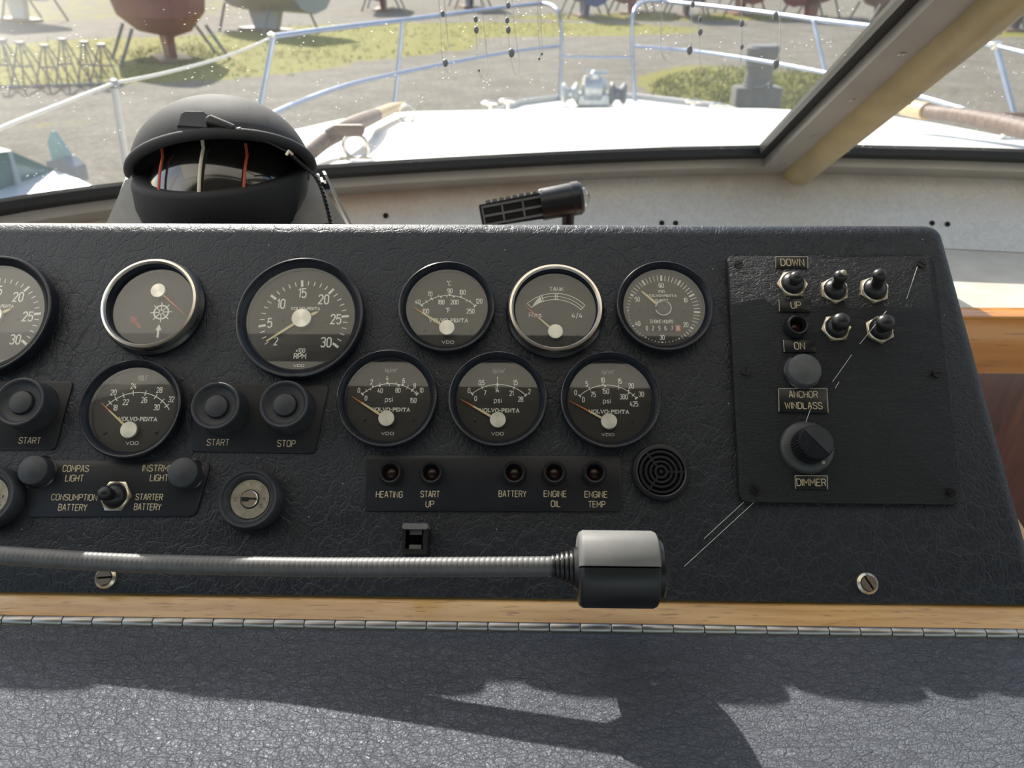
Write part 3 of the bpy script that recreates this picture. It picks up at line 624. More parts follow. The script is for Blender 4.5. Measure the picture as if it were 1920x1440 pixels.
def tacho(at, label):
    d = Dial(561, 592, 242, ZR, label, 'tachometer', rin=.80, at=at, hd=.0012)
    c = d.L(1092, 667)
    maj = [(2, 768, 880), (5, 727, 725), (10, 830, 468), (15, 1088, 345), (20, 1350, 415), (25, 1475, 640), (30, 1388, 900)]
    an = []; rs = []
    for v, x, y in maj:
        q = d.L(x, y)-c; an.append((v, atan2(q.y, q.x) % (2*pi))); rs.append(q.length)
    for i, (v, a) in enumerate(an):   # unwrap: angles fall as values rise
        if i and a > an[i-1][1]: an[i] = (v, a-2*pi)
    for v in range(2, 31):
        for (v0, a0), (v1, a1), r0, r1 in zip(an, an[1:], rs, rs[1:]):
            if v0 <= v <= v1:
                f = (v-v0)/(v1-v0); a = a0+(a1-a0)*f; r = r0+(r1-r0)*f
        mj = v % 5 == 0; hl = d.w(32 if mj else 21); dr = V((cos(a), sin(a)))
        d.p.ribbon([c+dr*(r+hl), c+dr*(r-hl)], d.w(22 if mj else 8), d.hd+.00012)
    for s_, x, y, h in (('5', 797, 698, 78), ('10', 898, 527, 80), ('15', 1090, 430, 80), ('20', 1282, 487, 80), ('25', 1392, 665, 80), ('30', 1303, 873, 80), ('2', 852, 863, 66)): d.t(s_, x, y, h, None, .14, .72, gap=1.7)
    d.t('x100', 1073, 947, 34, 78, .16); d.t('RPM', 1068, 998, 44, 104, .18); d.vdo(1057, 1083, 92, 20); d.brand(1118, 570, 265, 22)
    d.hub(1092, 667, 88, (765, 862), (1240, 592), orange=.0001, wd=26); d.dots((910, 672), (1298, 685)); d.done()
tacho(None, 'large black tachometer above the start and stop buttons')
tacho((-24, 587), 'large black tachometer cut off by the left edge of the picture')
# rudder indicator
d = Dial(278, 567, 183, ZG, 'chrome rimmed rudder indicator with a ship wheel symbol', 'rudder_indicator', chrome=True, H=.0105, hd=.0010)
c = d.L(1320, 635); r = d.w(58)
d.p.ribbon([(c.x+r*cos(a*pi/16), c.y+r*sin(a*pi/16)) for a in range(33)], d.w(13), d.hd+.00012)
d.p.ribbon([(c.x+r*.3*cos(a*pi/8), c.y+r*.3*sin(a*pi/8)) for a in range(17)], d.w(6), d.hd+.00012)
for k in range(8):
    a = k*pi/4+.06; dr = V((cos(a), sin(a))); d.p.ribbon([c+dr*r*.3, c+dr*r*1.5], d.w(8), d.hd+.00014)
def arrow(g, A, B, w_, hd):
    dr = (B-A).normalized(); n_ = V((-dr.y, dr.x)); L_ = (B-A).length
    g.ribbon([A, A+dr*L_*.6], w_, hd); g.add([(*(A+dr*L_*.55+n_*w_*1.35), hd), (*(A+dr*L_*.55-n_*w_*1.35), hd), (*B, hd)], [(0, 1, 2)])
arrow(d.p, d.L(1288, 842), d.L(1303, 732), d.w(18), d.hd+.00012)
g = G(); arrow(g, d.L(1150, 762), d.L(1065, 662), d.w(22), d.hd+.00012); g.out('red_arrow', M['red'], d.e)
d.hub(1310, 470, 60, (1512, 652), orange=.75, wd=18); d.done()
# water temperature
d = Dial(837, 572, 183, ZT, 'black temperature gauge in degrees, between the tachometer and the tank gauge', 'temperature_gauge')
O, r = d.arc((323, 515), (560, 430), (780, 520), 6)
for x, y, o, i, w_ in ((323, 515, 15, 15, 13), (780, 520, 15, 15, 13), (340, 500, 8, 0, 7), (365, 487, 16, 16, 5), (403, 455, 14, 2, 13), (418, 468, 0, 16, 6), (468, 430, 18, 0, 5), (490, 447, 0, 16, 13), (540, 440, 0, 18, 6), (562, 425, 16, 0, 14), (597, 443, 0, 16, 14), (660, 438, 16, 0, 13), (707, 480, 4, 18, 6), (742, 475, 16, 8, 6)): d.tick(O, r, x, y, o, i, w_)
d.t('*C', 557, 326, 36); d.t('*F', 550, 558, 38)
for s_, x, y in (('40', 290, 485), ('70', 393, 418), ('90', 565, 390), ('100', 672, 403), ('120', 815, 480), ('180', 490, 487), ('200', 605, 487), ('100', 357, 565), ('250', 742, 565)): d.t(s_, x, y, 37, None, .15, .72)
d.brand(553, 643, 334, 26); d.vdo(547, 830, 100); d.hub(542, 717, 66, (245, 523)); d.dots((350, 728), (742, 728)); d.done()
# tank
d = Dial(1042, 575, 180, ZT, 'chrome rimmed fuel gauge marked TANK', 'fuel_gauge', chrome=True, H=.0098, hd=.0012)
d.t('TANK', 1478, 376, 32, 120, .15)
O, ro = d.arc((1228, 500), (1480, 412), (1722, 515), 6); O2, r2 = d.arc((1265, 535), (1475, 465), (1687, 552), 6); d.arc((1360, 452), (1475, 438), (1702, 535), 5)
for a, b_, w_ in (((1228, 500), (1265, 535), 6), ((1722, 515), (1687, 552), 6), ((1335, 440), (1352, 482), 6), ((1350, 434), (1366, 476), 8), ((1468, 412), (1468, 465), 6), ((1484, 412), (1484, 465), 6)):
    d.p.ribbon([d.L(*a), d.L(*b_)], d.w(w_), d.hd+.00014)
q = [d.L(1265, 535), d.L(1300, 478), d.L(1335, 440), d.L(1352, 482)]; d.p.add([(v_.x, v_.y, d.hd+.00013) for v_ in q], [(0, 3, 2, 1)])
d.t('Res.', 1302, 597, 36, 115, .14); d.t('4/4', 1655, 602, 38, 88, .14); d.hub(1468, 750, 64, (1212, 520), orange=.45, wd=18); d.dots((1275, 765), (1665, 765)); d.done()
# oil and pressure
d = Dial(724.5, 744.5, 191, ZK, 'black pressure gauge reading to 10 and 150, leftmost of the lower three', 'pressure_gauge', group='pressure gauges in the lower row')
O, r = d.arc((272, 452), (510, 363), (742, 452), 6)
for x, y, o, i, w_ in ((272, 452, 15, 15, 13), (740, 453, 15, 15, 13), (308, 425, 16, 10, 5), (338, 408, 4, 16, 6), (365, 390, 14, 2, 14), (425, 370, 20, 0, 5), (418, 372, 0, 18, 14), (487, 362, 16, 0, 14), (503, 363, 0, 20, 6), (560, 367, 18, 0, 5), (586, 370, 0, 18, 14), (615, 378, 16, 0, 13), (658, 395, 20, 18, 5), (700, 420, 14, 14, 13), (728, 440, 16, 16, 6)): d.tick(O, r, x, y, o, i, w_)
for s_, x, y in (('2', 352, 348), ('4', 486, 316), ('6', 627, 338), ('8', 721, 382), ('10', 778, 420), ('0', 242, 420), ('0', 303, 487), ('40', 425, 423), ('80', 577, 420), ('150', 707, 507)): d.t(s_, x, y, 38, None, .15, .72)
d.t('kp/cm^', 520, 247, 36, 100, .10, dim=True); d.t('psi', 500, 497, 40, 62, .13); d.brand(515, 585, 330, 26); d.vdo(487, 790, 102); d.hub(484, 668, 68, (182, 472), wd=24); d.dots((285, 672), (705, 672)); d.done()
d = Dial(933, 745.5, 187, ZK, 'black pressure gauge reading to 2 and 28, middle of the lower three', 'pressure_gauge', group='pressure gauges in the lower row')
O, r = d.arc((1212, 450), (1432, 370), (1672, 462), 6)
for x, y, o, i, w_ in ((1212, 450, 16, 16, 13), (1672, 462, 16, 16, 13), (1300, 398, 20, 18, 6), (1430, 372, 18, 18, 13), (1573, 395, 20, 18, 6)): d.tick(O, r, x, y, o, i, w_)
for s_, x, y in (('0', 1186, 422), ('0.5', 1293, 355), ('1', 1428, 325), ('1.5', 1583, 353), ('2', 1703, 430), ('0', 1243, 490), ('7', 1323, 442), ('14', 1427, 418), ('21', 1550, 445), ('28', 1628, 497)): d.t(s_, x, y, 40, None, .15, .72, gap=1.2)
d.t('kp/cm^', 1443, 253, 36, 98, .10, dim=True); d.t('psi', 1433, 505, 40, 62, .13); d.brand(1447, 592, 340, 26); d.vdo(1430, 792, 102); d.hub(1434, 681, 68, (1113, 494), orange=.34, wd=24); d.dots((1235, 675), (1635, 685)); d.done()
d = Dial(1145, 747, 190, Z3, 'black pressure gauge reading to 30 and 425, rightmost of the lower three', 'pressure_gauge', group='pressure gauges in the lower row')
O, r = d.arc((378, 578), (690, 465), (978, 602), 7)
for x, y, o, i, w_ in ((378, 578, 18, 18, 16), (978, 602, 18, 18, 16), (482, 500, 24, 22, 7), (625, 465, 18, 0, 16), (645, 466, 0, 22, 16), (785, 480, 26, 0, 7), (797, 483, 0, 30, 7), (892, 527, 20, 0, 16), (903, 540, 0, 22, 14), (945, 570, 24, 22, 7)): d.tick(O, r, x, y, o, i, w_)
for s_, x, y in (('0', 335, 543), ('5', 452, 450), ('10', 622, 412), ('15', 800, 423), ('20', 923, 472), ('30', 1030, 560), ('0', 417, 617), ('75', 520, 563), ('150', 652, 528), ('300', 845, 587), ('425', 953, 663)): d.t(s_, x, y, 50, None, .15, .70)
d.t('kp/cm^', 678, 322, 44, 130, .10, dim=True); d.t('psi', 667, 630, 48, 78, .13); d.brand(687, 745, 425, 32); d.vdo(675, 988, 128, 27); d.hub(683, 857, 85, (268, 626), orange=.5, wd=28); d.dots((425, 845), (940, 850)); d.done()
# hour counter
d = Dial(1247, 571, 183, ZH, 'black engine hour counter with a sixty minute scale, left of the switch plate', 'hour_counter')
c = d.L(805, 800); maj = [(0, 790, 372), (5, 1030, 435), (10, 1200, 605), (15, 1273, 830), (20, 1203, 1045), (25, 1032, 1190), (30, 803, 1237), (35, 580, 1172), (40, 412, 1018), (45, 343, 810), (50, 395, 600), (55, 552, 435), (60, 790, 372)]
an = []; rs = []
for v, x, y in maj:
    q = d.L(x, y)-c; an.append(atan2(q.y, q.x)); rs.append(q.length)
for i in range(1, len(an)):
    while an[i] > an[i-1]: an[i] -= 2*pi
for v in range(60):
    k = v//5; f = (v % 5)/5; a = an[k]+(an[k+1]-an[k])*f; r = rs[k]+(rs[k+1]-rs[k])*f; mj = v % 5 == 0
    ln = 42 if (v < 19 or v > 50) else (24 if v < 25 or v > 45 else 9)
    dr = V((cos(a), sin(a))); d.p.ribbon([c+dr*(r+d.w(ln)), c+dr*(r-d.w(ln))], d.w(26 if mj else 9), d.hd+.00012)
for s_, x, y in (('60', 790, 470), ('10', 1115, 670), ('20', 1122, 1000), ('30', 802, 1172), ('40', 473, 985), ('50', 467, 657)): d.t(s_, x, y, 56, None, .16, .72)
d.t('min', 793, 547, 46, 85, .13); d.brand(800, 608, 400, 26); d.t('QUARTZ', 795, 680, 44, 168, .13); d.t('ENGINE HOURS', 798, 957, 42, 300, .15)
q0, q1 = d.L(550, 1088), d.L(982, 1003); g = G(); g.box((q0.x, q0.y, d.hd), (q1.x, q1.y, d.hd+.0002)); win = g.out('counter_window', M['dark'], d.e)
g = G()
for s_, x in (('0', 595), ('2', 678), ('9', 763), ('6', 848), ('7', 935)): q = d.L(x, 1048); text(g, s_, q.x, q.y, 56/7.2*d.k[1], None, .12, .66, d.hd+.0003)
g.out('counter_digit', M['print'], win)
q0, q1 = d.L(985, 1088), d.L(1048, 1008); g = G(); g.box((q0.x, q0.y, d.hd), (q1.x, q1.y, d.hd+.0002)); rw = g.out('tenths_window', simple('tenths_red', (.62, .22, .13), .6), d.e)
g = G(); q = d.L(1020, 1048); text(g, '8', q.x, q.y, 50/7.2*d.k[1], None, .12, .7, d.hd+.0003); g.out('counter_digit', M['print'], rw)
cc = d.hub(808, 797, 96, (528, 548), orange=.0001, wd=38, capmat=M['bezel'])
g = G(); rr = d.w(104)
for a0, a1 in ((.9, -2.9), (3.0, 1.7)): g.ribbon([(cc.x+rr*cos(a0+(a1-a0)*i/20), cc.y+rr*sin(a0+(a1-a0)*i/20)) for i in range(21)], d.w(11), d.hd+.0031)
g.out('hub_ring', M['print'], d.e); d.dots((500, 805), (1098, 820)); d.done()
# volt
d = Dial(243, 764, 192, ZV, 'black volt gauge above the compass and battery plate', 'volt_gauge')
O, r = d.arc((845, 432), (1100, 322), (1345, 460), 7)
for x, y in ((878, 405), (923, 372), (982, 345), (1060, 327), (1157, 327), (1237, 355), (1290, 390), (1328, 425)): d.tick(O, r, x, y, 22, 22, 7)
for s_, x, y in (('20', 903, 322), ('24', 1063, 272), ('28', 1267, 303), ('32', 1362, 376), ('18', 915, 443), ('22', 1000, 398), ('26', 1147, 382), ('30', 1245, 440)): d.t(s_, x, y, 41, None, .15, .72)
d.t('VOLT', 1135, 206, 38, 72, .13, dim=True); d.brand(1096, 533, 305, 26); d.vdo(1050, 724, 96); d.hub(1040, 625, 66, (803, 403), wd=20); d.dots((835, 640), (1240, 640)); d.done()
# ================================================================ PLATES, TAGS
def plate(name, label, pts, th, texts, mat='plate', rad=.003, cat='plate', bev=.0003, base_h=0., edge=None, group=None):
    "pts and text positions in photograph pixels"
    q = [pl(x, y, base_h+th) for x, y in pts]; c = sum(q, V((0, 0)))/len(q)
    e = empty(name, label, cat, PM @ Matrix.Translation((c.x, c.y, base_h)), group)
    bprism('plate_body', rpoly([p-c for p in q][::-1] if False else [p-c for p in q], rad), 0, th, bev, M[mat], e)
    if texts:
        for s_, x, y, wd, h in texts:
            g = G(); a = pl(x, y, base_h+th)-c; k = pxs(x, y, base_h+th); text(g, s_, a.x, a.y, h*k[1], wd*k[0], .118, 1, th+.0001)
            g.out('lettering', M['gold'], e)
    return e, c
TH = .0009
plate('engraved_plate', 'black plate engraved START at the left edge, under the cut-off tachometer', [(-150, 843), (103, 843), (137, 715), (-150, 712)], TH, [('START', 56, 826, 40, 11)])
plate('engraved_plate', 'black plate engraved START and STOP behind two round buttons', [(357, 846), (590, 850), (617, 722), (358, 718)], TH, [('START', 409, 829.5, 41, 11.5), ('STOP', 537, 831.5, 33, 11.5)])
plate('engraved_plate', 'black plate engraved compass light and battery changeover legends', [(47, 969), (366, 968), (397, 865), (58, 862)], TH,
      [('COMPAS', 142.5, 878.5, 48, 11.5), ('LIGHT', 140, 896.5, 33, 11.5), ('INSTRMENT', 305, 878, 74, 11.5), ('LIGHT', 298.5, 896, 33, 11.5),
       ('CONSUMPTION', 139.5, 932.5, 85, 11), ('BATTERY', 136.5, 951.5, 53, 11.5), ('STARTER', 280, 932, 50, 11), ('BATTERY', 277, 950.5, 50, 11.5)], rad=.005)
plate('engraved_plate', 'long black plate with five warning lamps and legends', [(683, 958), (1166, 959), (1165, 855), (688, 853)], TH,
      [('HEATING', 730, 927, 49, 11), ('START', 806.5, 926.5, 35, 11), ('UP', 806, 945, 15, 11), ('BATTERY', 961, 926, 51, 11), ('ENGINE', 1041, 926, 42, 11), ('OIL', 1042, 944.5, 17, 11), ('ENGINE', 1117.5, 927, 42, 11), ('TEMP', 1119, 945.5, 31, 11)])
CT = .0030
sp, spc = plate('switch_plate', 'large black leather-grained switch plate at the right of the console', [(1388, 941), (1803, 946), (1750, 478), (1363, 478)], CT, [], 'plate_leather', .005, bev=.0008)
for x, y, an in ((1384, 497, 20), (1727, 496, -35), (1397, 697, 90), (1755, 701, 5), (1415, 919, -50), (1782, 924, 35)):
    q = pl(x, y, CT)-spc; k = pxs(x, y, CT)[0]*8; g = G()
    Mr = Matrix.Translation((q.x, q.y, CT)) @ Matrix.Rotation(radians(an), 4, 'Z')
    for sg in (1, -1):
        pts = [(cos(pi*i/10)*k, sg*(sin(pi*i/10)*k*.86+k*.12)) for i in range(11)]; g.prism(pts[::sg], 0, .0014, Mr)
    g.lathe([(k*.95, 0), (k*.93, .0007), (0, .0007)], 20, M=Mr); g.out('screw', M['screw'], sp)
def tagp(label, pts, texts, edges):
    e, c = plate('legend_tag', label, pts, .0012, texts, 'tagplate', .0004, 'label', .0001, CT)
    g = G()
    for a, b_ in edges:
        A = pl(*pts[a], CT+.0012)-c; B = pl(*pts[b_], CT+.0012)-c; g.ribbon([A*.985, B*.985], .00042, .00125)
    g.out('pale_edge', M['edge'], e)
tagp('small black tag engraved DOWN at the top of the switch plate', [(1454, 503.5), (1515, 503.5), (1515, 481), (1454, 481)], [('DOWN', 1485.5, 492, 43, 12)], [(3, 0), (3, 2), (2, 1)])
tagp('small black tag engraved UP under the first toggle switch', [(1461, 584), (1520, 584.5), (1520, 560.5), (1460, 560.5)], [('UP', 1492, 572, 18, 12)], [(3, 0)])
tagp('small black tag engraved ON above the grey button', [(1470, 660), (1531, 660), (1527, 637), (1468, 637)], [('ON', 1499, 648.5, 19, 12.5)], [(3, 0)])
tagp('black tag engraved ANCHOR WINDLASS below the grey button', [(1460, 772), (1553.5, 774), (1551, 728), (1459, 728)], [('ANCHOR', 1506, 739.5, 53, 11.5), ('WINDLASS', 1506.5, 760.5, 69, 11.5)], [(3, 0), (2, 1), (3, 2)])
tagp('small black tag engraved DIMMER under the dimmer knob', [(1491, 917), (1552, 917.5), (1552, 892), (1490, 891.5)], [('DIMMER', 1521, 904.5, 54, 12.5)], [(3, 0), (2, 1), (3, 2)])
# ================================================================ BUTTONS, LAMPS, SWITCHES
def pushbutton(x, y, rpx, label, h=.015):
    k = pxs(x, y, h)[0]*rpx; e = empty('push_button', label, 'button', on_panel(x, y, h), 'round engine buttons')
    g = G(); g.lathe([(k*1.06, 0), (k*1.06, .002), (k*1.02, .004), (k*1.0, h*.93), (k*.985, h-.0003), (k*.95, h), (k*.90, h-.0001), (k*.86, h-.0010), (k*.80, h-.0026), (k*.70, h-.0034), (k*.50, h-.0034), (k*.49, h-.0055), (k*.4, h-.0055)], 64); g.out('guard_ring', M['button'], e, 50)
    g = G(); g.lathe([(k*.475, h-.0055), (k*.475, h-.0022), (k*.45, h-.0014), (k*.41, h-.0011), (0, h-.0010)], 48); g.out('plunger', M['button'], e, True)
pushbutton(35, 752.5, 46.5, 'round black engine button at the left edge, above the first START legend')
pushbutton(403, 760, 46, 'round black engine start button left of the stop button')
pushbutton(532, 757, 46, 'round black engine stop button under the whole tachometer')
def cap(x, y, rpx, label, mat, h, name='push_button', base=0.):
    k = pxs(x, y, base+h)[0]*rpx; e = empty(name, label, 'button', PM @ Matrix.Translation((*pl(x, y, base+h), base)))
    g = G(); g.lathe([(k*1.02, 0), (k*1.0, h*.92), (k*.97, h), (k*.93, h+.0003), (0, h+.0005)], 48); g.out('cap', M[mat], e, 50)
    g = G(); g.lathe([(k*1.12, 0), (k*1.12, .0012), (k*1.03, .0018)], 40); g.f = [f for f in g.f if len(f) == 4]; g.out('collar', M['bezel'], e, True)
cap(61, 881, 28, 'plain black button beside the COMPAS LIGHT legend', 'button', .0085)
cap(342, 885.5, 28.5, 'plain black button covering the end of the instrument light legend', 'button', .0085)
cap(1510, 692, 31, 'pale grey round button between the ON and ANCHOR WINDLASS tags', 'greycap', .007, base=CT)
def lampring(x, y, rpx, label, base=0., name='indicator_lamp', h=.0055):
    k = pxs(x, y, base+h)[0]*rpx; e = empty(name, label, 'lamp', PM @ Matrix.Translation((*pl(x, y, base+h), base)), 'red indicator lamps')
    g = G(); g.lathe([(k*1.05, 0), (k*1.05, h*.35), (k*.98, h*.75), (k*.86, h), (k*.74, h*.98), (k*.66, h*.7), (k*.64, .001)], 40); g.f = [f for f in g.f if len(f) == 4]; g.out('socket', M['plastic'], e, 50)
    g = G(); g.lathe([(k*.64, .0008), (k*.63, .001), (k*.35, .0022), (0, .0026)], 28); g.out('lens', M['lens'], e, True)
for x, nm in ((731, 'above the HEATING legend'), (808, 'above the START UP legend'), (964, 'above the BATTERY legend'), (1039.5, 'above the ENGINE OIL legend'), (1115.5, 'above the ENGINE TEMP legend')): lampring(x, 885, 22.5, 'small black ringed warning lamp '+nm)
lampring(1497, 608, 21, 'black ringed warning lamp between the UP and ON tags', CT, h=.007)
def toggle(x, y, wpx, tipx, tipy, label, base=0., rot=0, Ll=.013, torn=False, th=.002):
    "hex nut, rubber boot and lever; the lever leans so that its tip meets the given pixel"
    e = empty('toggle_switch', label, 'switch', PM @ Matrix.Translation((*pl(x, y, base+th), base)), 'toggle switches')
    k = pxs(x, y, base)[0]*wpx/2
    poly = [(k*cos(radians(60*i+rot)), k*sin(radians(60*i+rot))) for i in range(6)]
    bprism('hex_nut', poly, 0, th, .0004, M['nickel'], e)
    g = G(); g.lathe([(k*.84, th*.8), (k*.84, th+.0008), (k*.78, th+.0013), (k*.70, th+.0009)], 32); g.f = [f for f in g.f if len(f) == 4]; g.out('nut_washer', M['nickel'], e, True)
    g = G(); g.lathe([(k*.72, th), (k*.72, th+.0016), (k*.62, th+.0034), (k*.40, th+.0052), (0, th+.0064)], 32); g.out('boot', M['rubber'], e, True)
    q = pl(tipx, tipy, base+Ll)-pl(x, y, base+th); A = V((0, 0, th+.0015)); B = V((q.x, q.y, Ll)); dv = B-A
    r1 = k*.40; r2 = k*(.58 if Ll > .017 else .44)
    pts = []; rr = []
    for i in range(9):
        f_ = i/8; pts.append(A+dv*f_); rr.append(r1+(r2-r1)*f_-r1*.14*sin(pi*f_))
    nrm = dv.normalized()
    for i in range(1, 6): a = pi/2*i/5; pts.append(B+nrm*r2*.9*sin(a)); rr.append(max(.0001, r2*cos(a)))
    g = G(); g.tube(pts, rr, 20); lv = g.out('lever', M['rubber'], e, True)
    if torn:
        g = G(); M2 = Matrix.Translation(B+V((.0008, .0006, r2*.35))) @ nrm.to_track_quat('Z', 'Y').to_matrix().to_4x4(); g.lathe([(0, -.003), (r2*.45, -.002), (r2*.62, .0006), (r2*.4, .0024), (0, .003)], 14, M=M2)
        g.out('bare_tip', M['keyface'], lv, True)
toggle(216, 930, 62, 197, 925, 'black toggle switch with hex nut between CONSUMPTION and STARTER legends', 0, 0, .012)
toggle(1486, 532, 58, 1493, 521, 'black toggle switch between the DOWN and UP tags', CT, 0, .013)
toggle(1565, 544, 56, 1576, 518, 'black toggle switch with torn rubber tip, middle of the upper row', CT, 28, .015, True)
toggle(1640, 543, 58, 1649, 516, 'black toggle switch at the right end of the upper row', CT, 20, .015)
toggle(1568, 615, 57, 1577, 603, 'black toggle switch right of the switch plate warning lamp, lower row', CT, 5, .0175)
toggle(1650, 618, 57, 1660, 606, 'black toggle switch at the right end of the lower row', CT, 30, .0175)
# key switches
def keysw(x, y, label):
    h = .009; e = empty('key_switch', label, 'key switch', on_panel(x, y, h)); k = pxs(x, y, h)[0]*58
    g = G(); g.lathe([(k*1.03, 0), (k*1.03, h*.5), (k*.98, h*.85), (k*.93, h), (k*.86, h*.98), (k*.82, h*.85), (k*.76, h*.86), (k*.70, h*.72), (k*.64, .0045)], 56); g.f = [f for f in g.f if len(f) == 4]; g.out('surround', M['button'], e, 50)
    g = G(); g.lathe([(k*.64, .0040), (k*.63, .0052), (0, .0052)], 48); fc = g.out('key_face', M['keyface'], e, True)
    g = G(); r_ = k*.28; g.lathe([(r_, .0052), (r_, .0062), (r_*.9, .0066), (0, .0066)], 32); g.out('lock_barrel', M['chrome'], e, True)
    g = G(); g.box((-r_*.85, -r_*.30, .0066), (-.0002, r_*.18, .0069)); g.box((-.0006, -r_*.1, .0066), (r_*.9, r_*.12, .00685)); g.out('keyhole', M['dark'], e)
    g = G(); g.lathe([(r_*1.12, .0053), (r_*1.0, .0053)], 32); g.f = [f for f in g.f if len(f) == 4]
    text(g, 'I', 0, k*.46, k*.10, None, .12, 1, .0053); text(g, 'II', k*.47, k*.02, k*.09, None, .14, 1, .0053); text(g, 'S', k*.40, -k*.22, k*.12, None, .12, 1, .0053); text(g, 'O', -k*.47, -k*.02, k*.12, None, .12, 1, .0053)
    g.out('face_marks', M['dark'], fc)
keysw(464, 934, 'round black key switch with metal lock face under the start button')
keysw(-30, 930, 'round black key switch cut off by the left edge')
# buzzer
h = .0035; e = empty('buzzer', 'round black buzzer grille with concentric slots right of the warning plate', 'buzzer', on_panel(1240, 884, h)); k = pxs(1240, 884, h)[0]*55
g = G(); g.lathe([(k*1.0, 0), (k, h*.7), (k*.96, h), (k*.86, h*1.05), (k*.81, h*.9), (k*.79, .0010)], 64); g.f = [f for f in g.f if len(f) == 4]; g.out('outer_ring', M['plastic'], e, True)
g = G(); g.lathe([(k*.8, .0008), (0, .0008)], 40); g.out('backing', M['dark'], e)
for ra, rb in ((.74, .66), (.56, .48), (.40, .32), (.24, .15)):
    g = G(); g.lathe([(k*ra, .001), (k*ra, h*.85), (k*rb, h*.85), (k*rb, .001)], 56); g.f = [f for f in g.f if len(f) == 4]; g.out('grille_ring', M['plastic'], e, True)
g = G(); g.lathe([(k*.07, .001), (k*.07, h*.85), (0, h*.85)], 20); g.out('grille_ring', M['plastic'], e, True)
for a in (0, 125, 235):
    g = G(); g.box((k*.2, -k*.035, .001), (k*.8, k*.035, h*.8), Matrix.Rotation(radians(a), 4, 'Z')); g.out('spoke', M['plastic'], e)
# dimmer knob
b0 = CT; e = empty('dimmer_knob', 'ribbed black dimmer knob on a grey disc at the foot of the switch plate', 'knob', PM @ Matrix.Translation((*pl(1515, 838, b0+.003), b0))); k = pxs(1515, 838, b0+.003)[0]*51
g = G(); g.lathe([(k, 0), (k, .0018), (k*.93, .0034), (k*.70, .0046), (0, .0046)], 64); g.out('skirt', M['greycap'] if False else simple('knob_skirt', (.045, .047, .048), .42), e, 50)
g = G(); n = 36; prof = []
kk = k*.68; hk = .016
vs = []; fs = []
for i in range(n*4):
    a = 2*pi*i/(n*4); r_ = kk*(1 if i % 4 in (1, 2) else .935); vs += [(r_*cos(a), r_*sin(a), .0040), (r_*.94*cos(a), r_*.94*sin(a), hk)]
N4 = n*4
for i in range(N4): j = (i+1) % N4; fs.append((2*i, 2*j, 2*j+1, 2*i+1))
fs.append(tuple(2*i+1 for i in range(N4))); g.add(vs, fs); g.out('grip', M['plastic'], e)
g = G(); g.lathe([(kk*.90, hk), (kk*.88, hk+.0006), (0, hk+.0006)], 40); tp = g.out('top_disc', M['bezel'], e, True)
g = G(); pts = [(kk*.86*cos(a), kk*.86*sin(a)) for a in [radians(-48+180*i/16) for i in range(17)]]; g.prism(pts, hk+.0006, hk+.0010); g.out('raised_half', M['button'], tp)
g = G(); q = pl(1544, 867, b0+.0045)-pl(1515, 838, b0+.003); g.lathe([(.0010, .0036), (.0010, .0046), (0, .0048)], 14, c=(q.x, q.y, 0)); g.out('index_dot', M['edge'], e, True)
# ================================================================ MICROPHONE CLIP
h = .015; e = empty('mounting_clip', 'small black mounting clip above the gooseneck', 'clip', PM @ Matrix.Translation((*pl(777, 1010, h), 0)))
k = pxs(777, 1010, h)
W2, H2 = k[0]*24, k[1]*29
g = G()
g.prism(rpoly([(-W2, H2*.62), (W2, H2*.62), (W2, H2), (-W2, H2)], .0012), 0, h); g.out('upper_jaw', M['lamp'], e, True)  # jaw in the lighter grey, painting the sun on its top
g = G(); g.prism(rpoly([(-W2*.9, -H2), (W2, -H2), (W2, -H2*.66), (-W2*.9, -H2*.66)], .001), 0, h); g.out('lower_jaw', M['lampdark'], e)
g = G(); g.prism([(W2*.66, -H2*.7), (W2, -H2*.7), (W2, H2*.7), (W2*.66, H2*.7)], 0, h*.95); g.prism([(-W2, -H2*.7), (-W2*.74, -H2*.7), (-W2*.74, H2*.7), (-W2, H2*.7)], 0, h*.9); g.out('side_wall', M['lampdark'], e)
g = G(); g.box((-W2, -H2, 0), (W2*1.0, H2, .002)); g.out('back_plate', M['plastic'], e)
g = G(); g.box((-W2*.45, H2*.30, h*.6), (W2*.5, H2*.62, h*.8)); g.box((-W2*.45, -H2*.66, h*.6), (W2*.5, -H2*.36, h*.8)); g.out('retaining_lip', M['lamp'], e)
g = G(); g.lathe([(.0022, .002), (.0021, .003), (.0012, .0036), (0, .0036)], 16); g.box((-.0015, -.0003, .0034), (.0015, .0003, .004)); g.out('screw', M['screw'], e)
# ================================================================ GOOSENECK LAMP
def pw(x, y, h): q = pl(x, y, h); return PM @ V((q.x, q.y, h))
ctrl = [(-330, 1000, .000), (-325, 1005, .010), (-250, 1022, .017), (-120, 1034, .020), (0, 1041, .022), (120, 1049, .0235), (250, 1056, .026), (400, 1060, .0285), (560, 1063, .032), (700, 1063.5, .036), (880, 1063, .041), (1045, 1062, .045)]
cw = [pw(*c_) for c_ in ctrl]
def catmull(P_, n=16):
    o = []
    for i in range(len(P_)-1):
        a, b_, c_, d_ = P_[max(i-1, 0)], P_[i], P_[i+1], P_[min(i+2, len(P_)-1)]
        for k_ in range(n):
            t_ = k_/n; o.append(.5*((2*b_)+(c_-a)*t_+(2*a-5*b_+4*c_-d_)*t_*t_+(3*b_-a-3*c_+d_)*t_**3))
    o.append(P_[-1]); return o
cl = catmull(cw); 
def resample(pts, step):
    o = [pts[0]]; acc = 0
    for a, b_ in zip(pts, pts[1:]):
        L_ = (b_-a).length; s_ = step-acc
        while s_ <= L_: o.append(a+(b_-a)*(s_/L_)); s_ += step
        acc = (acc+L_) % step
    return o
rn = .0050
